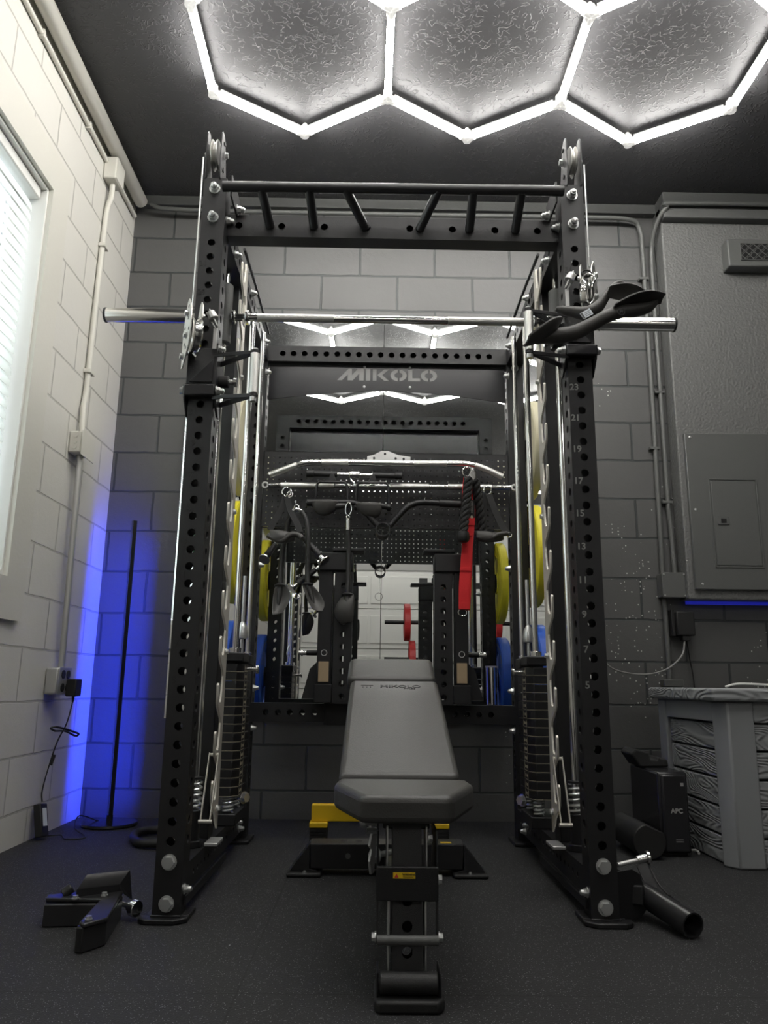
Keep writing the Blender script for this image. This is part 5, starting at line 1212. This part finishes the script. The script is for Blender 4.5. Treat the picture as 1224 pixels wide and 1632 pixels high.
# yellow frame behind the bench
yf = thing('yellow_foot_frame', 'yellow steel bar on black ribbed rubber blocks behind the bench base', 'foot brace', (0.03, 3.1, 0))
MB().bx(-0.226, -0.03, 3.10, 3.14, 0.112, 0.172).build('cross_plate', 'yellowp', yf, bev=0.003)
MB().bx(-0.03, 0.21, 3.10, 3.14, 0.125, 0.165).build('cross_tube', 'yellowp', yf, bev=0.003)
for x0, x1 in ((-0.232, -0.163), (0.232, 0.296)):
    MB().bx(x0, x1, 3.08, 3.16, 0.092, 0.111).build('block_cap', 'yellowp', yf, bev=0.003)
    r_ = MB()
    for k in range(7): r_.bx(x0+0.002, x1-0.002, 3.082, 3.158, 0.002+k*0.0128, 0.0125+k*0.0128)
    r_.bx(x0+0.005, x1-0.005, 3.086, 3.154, 0.001, 0.091)
    r_.build('ribbed_block', 'rubber', yf)
MB().bx(0.205, 0.235, 3.10, 3.14, 0.112, 0.165).build('end_plate', 'yellowp', yf, bev=0.002)

# ------------------------------------------------------------------ on the floor, left
sw_ = thing('bench_attachment', 'black angular steel rack attachment lying on the floor at the left front', 'rack attachment', (-0.762, 2.28, 0))
def pz(px_list, z0, z1, name, m_='satin', bev=0.003):
    lo = [V((a[0], a[1], 0)) for a in px_list]
    n = len(lo); vs = [p+V((0, 0, z0)) for p in lo]+[p+V((0, 0, z1)) for p in lo]
    return MB().add(vs, [tuple(range(n))[::-1], tuple(range(n, 2*n))]+[(i, (i+1) % n, n+(i+1) % n, n+i) for i in range(n)]).build(name, m_, sw_, bev=bev)
pz([(-0.841, 2.172, 0.055), (-0.705, 2.188, 0.055), (-0.714, 2.3, 0.055), (-0.873, 2.275, 0.055)], 0.001, 0.055, 'base_block')
pz([(-0.845, 2.188, 0.06), (-0.701, 2.187, 0.06), (-0.683, 1.989, 0.06), (-0.667, 1.97, 0.06), (-0.628, 2.025, 0.06), (-0.668, 2.268, 0.06), (-0.697, 2.293, 0.06), (-0.853, 2.224, 0.06)], 0.057, 0.067, 'top_plate')
pz([(-0.689, 1.987, 0.055), (-0.67, 1.978, 0.055), (-0.634, 2.038, 0.055), (-0.666, 2.263, 0.055), (-0.701, 2.287, 0.055), (-0.705, 2.2, 0.055)], 0.001, 0.056, 'angled_arm')
tr_ = [V((-0.77, 2.199, 0.085)), V((-0.677, 2.261, 0.085)), V((-0.661, 2.291, 0.115)), V((-0.759, 2.236, 0.115))]
MB().add(tr_+[p-V((0, 0, 0.004)) for p in tr_], [(0, 1, 2, 3), (7, 6, 5, 4), (0, 4, 5, 1), (1, 5, 6, 2), (2, 6, 7, 3), (3, 7, 4, 0)]).build('tray_plate', 'satin', sw_, bev=0.0015)
q = [tr_[0], tr_[1], tr_[1]-V((0, 0, 0.022)), tr_[0]-V((0, 0, 0.022))]; dn = V((0.002, 0.004, 0))
MB().add(q+[p+dn for p in q], [(0, 1, 2, 3), (7, 6, 5, 4), (0, 4, 5, 1), (1, 5, 6, 2), (2, 6, 7, 3), (3, 7, 4, 0)]).build('tray_lip', 'satin', sw_)
q = [tr_[1], tr_[2], V((tr_[2].x+0.012, tr_[2].y, 0.04)), V((tr_[1].x+0.008, tr_[1].y, 0.066))]; dn = V((-0.004, 0, 0))
MB().add(q+[p+dn for p in q], [(0, 1, 2, 3), (7, 6, 5, 4), (0, 4, 5, 1), (1, 5, 6, 2), (2, 6, 7, 3), (3, 7, 4, 0)]).build('tray_side', 'satin', sw_)
MB().cyl((-0.811, 2.216, 0.07), (-0.791, 2.224, 0.085), 0.013, n=18).build('round_handle', 'satin', sw_, bev=0.002)
for q in ((-0.764, 2.179, 0.068), (-0.7, 2.211, 0.068), (-0.666, 2.001, 0.068)): MB().bolt(q, (0, 0, 1), 0.0075).build('bolt', 'zinc', sw_)
a, b_ = V((-0.671, 2.268, 0.035)), V((-0.625, 2.241, 0.03)); d = (b_-a).normalized()
MB().cyl(a-d*0.02, b_, 0.007, n=16).cyl(b_-d*0.022, b_-d*0.010, 0.013, n=20).build('pin_shaft', 'chrome', sw_)
MB().cyl(b_-d*0.010, b_+d*0.008, 0.021, n=26).build('pin_head', 'chrome', sw_, bev=0.002)

hr = thing('push_up_handle', 'black looped iron handle on the floor behind the left upright', 'weight handle', (-0.874, 3.321, 0.02))
MB().path(bez([(-0.763, 3.437, 0.02), (-0.891, 3.43, 0.02), (-0.947, 3.371, 0.02), (-0.938, 3.265, 0.02), (-0.884, 3.157, 0.02), (-0.814, 3.148, 0.02), (-0.696, 3.154, 0.02)], 6), 0.0165, 14).build('handle_loop', 'rubber', hr)
MB().path(bez([(-0.696, 3.154, 0.02), (-0.664, 3.204, 0.02), (-0.704, 3.384, 0.02), (-0.763, 3.437, 0.02)], 6), 0.0165, 14).build('handle_back', 'rubber', hr)

# ------------------------------------------------------------------ right floor items
lt = thing('landmine_attachment', 'black open steel tube on a bracket at the foot of the right front upright', 'landmine tube', (0.722, 2.333, 0.03))
a, b_ = V((0.821, 2.122, 0.045)), V((0.754, 2.349, 0.062)); a.z = 0.033; b_.z = 0.062
MB().pipe(a, b_, 0.0315, 0.0275, 32).build('tube', 'satin', lt)
MB().cyl(b_, b_+(b_-a).normalized()*0.01, 0.0315, n=28).build('tube_end', 'black', lt)
xr0 = XC+OX+PW/2
MB().prism([(0, 0.005), (0.07, 0.015), (0.09, 0.04), (0.07, 0.12), (0.045, 0.135), (0.0, 0.13)], (xr0+0.004, YR0+0.02, 0.0), (1, 0.25, 0), (0, 0, 1), (0, 0.006, 0)).build('bracket_plate', 'black', lt, bev=0.001)
MB().prism([(0, 0.0), (0.075, 0.01), (0.06, 0.10), (0.0, 0.12)], (xr0+0.004, YR0+0.085, 0.01), (1, 0.1, 0), (0, 0, 1), (0, 0.006, 0)).build('bracket_plate', 'black', lt, bev=0.001)
MB().bar((xr0+0.05, YR0+0.03, 0.07), b_, 0.05, 0.05).build('swivel_block', 'black', lt, bev=0.004)
MB().bar((0.796, 2.42, 0.113), (0.811, 2.38, 0.055), 0.03, 0.006, (0, 1, 0)).build('side_tab', 'black', lt, bev=0.001)
MB().cyl((0.706, 2.35, 0.127), (0.766, 2.35, 0.14), 0.0065, n=14).build('pin_shaft', 'galv', lt)
MB().cyl((0.762, 2.35, 0.14), (0.792, 2.35, 0.147), 0.011, n=20).build('pin_collar', 'chrome', lt, bev=0.001)
MB().cyl((0.788, 2.35, 0.147), (0.797, 2.35, 0.148), 0.018, n=24).build('pin_knob', 'chrome', lt, bev=0.001)
MB().path(bez([(0.793, 2.35, 0.135), (0.793, 2.32, 0.115), (0.798, 2.28, 0.089), (0.82, 2.25, 0.064), (0.912, 2.454, 0.004)], 6), 0.003, 8).build('lanyard', 'rubber', lt)
MB().bolt((0.705, 2.33, 0.092), (0.2, -1, 0), 0.012, True).build('bolt', 'zinc', lt)

ro = thing('foam_roller', 'dark half round foam roller lying on the floor by the black battery unit', 'foam roller', (1.051, 3.133, 0))
a, b_ = V((1.032, 3.027, 0.062)), V((1.036, 3.377, 0.062)); a.z = b_.z = 0.064; d = (b_-a).normalized(); u_ = V((-d.y, d.x, 0))
pl_ = [(0.062*math.cos(2*PI*k/36+2.6), 0.062*math.sin(2*PI*k/36+2.6)) for k in range(30)]
MB().prism(pl_, a, u_, (0, 0, 1), d*0.30).build('roller_body', 'rubber', ro, bev=0.004)

up_s = thing('battery_backup', 'tall black battery backup tower on the floor beside the grey storage box', 'battery backup', (1.13, 3.1, 0))
MB().bx(1.098, 1.215, 3.095, 3.42, 0.012, 0.305).build('housing', 'blackg', up_s, bev=0.01)
MB().bx(1.108, 1.205, 3.08, 3.0945, 0.018, 0.297).build('front_panel', 'blackg', up_s, bev=0.008)
for y in (3.12, 3.36): MB().bx(1.108, 1.205, y, y+0.03, 0.001, 0.012).build('foot', 'rubber', up_s)
tx = MB(); add_text(tx, 'APC', 0.024, (1.160, 3.0795, 0.165), (1, 0, 0), (0, 0, 1), 0.0008); tx.build('logo_lettering', 'galv', up_s, smooth=False)
MB().bx(1.180, 1.192, 3.0792, 3.0799, 0.255, 0.267).build('power_button', 'galv', up_s)
l = MB(); l.bx(1.15, 1.178, 3.0792, 3.0799, 0.062, 0.064).bx(1.15, 1.178, 3.0792, 3.0799, 0.055, 0.057); l.build('front_print', 'galv', up_s)
bg = thing('black_case', 'black soft case with open flap lying on top of the battery unit', 'case', (1.12, 3.35, 0.306))
MB().prism([(0, 0), (0.12, 0), (0.115, 0.03), (0.075, 0.04), (0.07, 0.028), (0.045, 0.028), (0.04, 0.055), (-0.015, 0.07), (-0.035, 0.05), (-0.02, 0.03)], (1.088, 3.25, 0.307), (1, 0.1, 0), (0, 0, 1), (0, 0.15, 0)).build('case_body', 'web', bg, bev=0.006)
cc = thing('cable_clip', 'small white plastic clip on the floor in front of the battery unit', 'clip', (1.256, 3.185, 0.005))
MB().path(bez([(1.224, 3.155, 0.006), (1.246, 3.191, 0.006), (1.261, 3.191, 0.006), (1.264, 3.168, 0.006), (1.254, 3.134, 0.006)], 4), [0.003]*8+[0.005]*9, 8).build('clip_body', 'white', cc)

# resin storage box
X0, X1, Y0, Y1, ZT = 1.27, 2.35, 2.90, 3.50, 0.575
db = thing('storage_box', 'big grey wood-look resin storage box at the right edge', 'storage box', (1.8, 3.2, 0))
MB().bx(X0-0.035, X1+0.03, Y0-0.04, Y1+0.03, ZT, ZT+0.048).build('lid', 'deck', db, bev=0.010, seg=3)
for x, nm in ((X0, 'l'), (X1-0.13, 'r')):
    MB().prism([(0.0, 0.045), (0.035, 0), (0.13, 0), (0.13, 0.06), (0.0, 0.06)] if nm == 'l' else [(0, 0), (0.10, 0), (0.13, 0.045), (0.13, 0.06), (0, 0.06)], (x-0.006, Y0-0.012, 0.001), (1, 0, 0), (0, 1, 0), (0, 0, ZT-0.002)).build('corner_post', 'deckp', db, bev=0.006)
MB().bx(X0-0.006, X0+0.03, Y1-0.09, Y1, 0.001, ZT).build('corner_post', 'deckp', db, bev=0.006)
MB().bx(X0-0.004, X0+0.03, Y0+0.049, Y1-0.091, ZT-0.075, ZT).build('side_rail', 'deckp', db, bev=0.004)
MB().bx(X0+0.012, X0+0.035, Y0+0.22, Y0+0.38, ZT-0.100, ZT-0.076).build('handle_recess', 'mark', db, bev=0.003)
n_ = 5; ph = (ZT-0.078)/n_
for k in range(n_):
    MB().bx(X0+0.010, X0+0.034, Y0+0.049, Y1-0.091, 0.004+k*ph, (k+1)*ph-0.004).build('side_plank', 'deck', db, bev=0.004)
    MB().bx(X0+0.126, X1-0.13, Y0+0.002, Y0+0.026, 0.004+k*ph, (k+1)*ph-0.004).build('front_plank', 'deck', db, bev=0.004)
MB().bx(X0+0.126, X1-0.13, Y0-0.004, Y0+0.026, ZT-0.076, ZT-0.001).build('front_rail', 'deck', db, bev=0.004)
MB().bx(X0+0.036, X1-0.01, Y0+0.04, Y1-0.01, 0.002, ZT-0.002).build('inner_liner', 'rubber', db)
tag(MB().path(bez([(1.37, 3.05, 0.628), (1.42, 3.03, 0.640), (1.55, 3.02, 0.636), (1.8, 2.98, 0.628)], 6), 0.004, 8).build('white_cable', 'white'), 'white cable lying on the lid of the grey storage box', 'cable')

# ------------------------------------------------------------------ behind the viewer: plate rack seen in the mirror, added fill tubes unseen
wt = thing('plate_rack', 'black perforated plate rack standing before the garage door, seen in the mirror', 'plate rack', (0.95, -1.8, 0))
for x in (0.60, 1.36):
    hz = [0.1+0.05*k for k in range(35)]
    MB().hbeam((x, -1.8, 0.031), (x, -1.8, 1.90), (1, 0, 0), 0.10, 0.075, {'+v': hz, '-v': hz}, 0.014).build('upright', 'black', wt)
    MB().bx(x-0.06, x+0.06, -2.2, -1.4, 0.001, 0.03).build('foot', 'black', wt, bev=0.003)
MB().bx(0.651, 1.309, -1.83, -1.77, 0.25, 0.32).build('cross_beam', 'black', wt, bev=0.002)
MB().bx(0.651, 1.309, -1.83, -1.77, 1.78, 1.85).build('cross_beam', 'black', wt, bev=0.002)
for x, s in ((0.55, -1), (1.41, 1)):
    for z in (1.36, 0.92): MB().cyl((x, -1.8, z), (x+s*0.42, -1.8, z), 0.024, n=20).build('plate_peg', 'black', wt)
plate(0.44, 0.365, -1.8, 1.36, 0.225, 'red', 'red bumper plate on the upper left peg of the rack seen in the mirror')
plate(0.50, 0.425, -1.8, 0.92, 0.225, 'red', 'red bumper plate on the lower left peg of the rack seen in the mirror')
plate(1.46, 1.53, -1.8, 1.36, 0.225, 'red', 'red bumper plate on the upper right peg of the rack seen in the mirror')
G[:] = [1.0, 0.0]
for x, side in ((0.1, 'left'), (2.2, 'right')):  # added fill lights, out of view, to brighten the door end
    t = thing('fill_batten_light', 'added unseen white fill tube on the ceiling before the garage door, behind the viewer, %s one' % side, 'ceiling light', (x, -2.5, 3.2), 'added fill tubes near the garage door')
    MB().bx(x-0.65, x+0.65, -2.53, -2.47, 3.205, 3.246).build('housing', 'white', t, bev=0.004)
    MB().cyl((x-0.6, -2.5, 3.188), (x+0.6, -2.5, 3.188), 0.016, n=14).build('light_tube', M['fill_batten'], t)
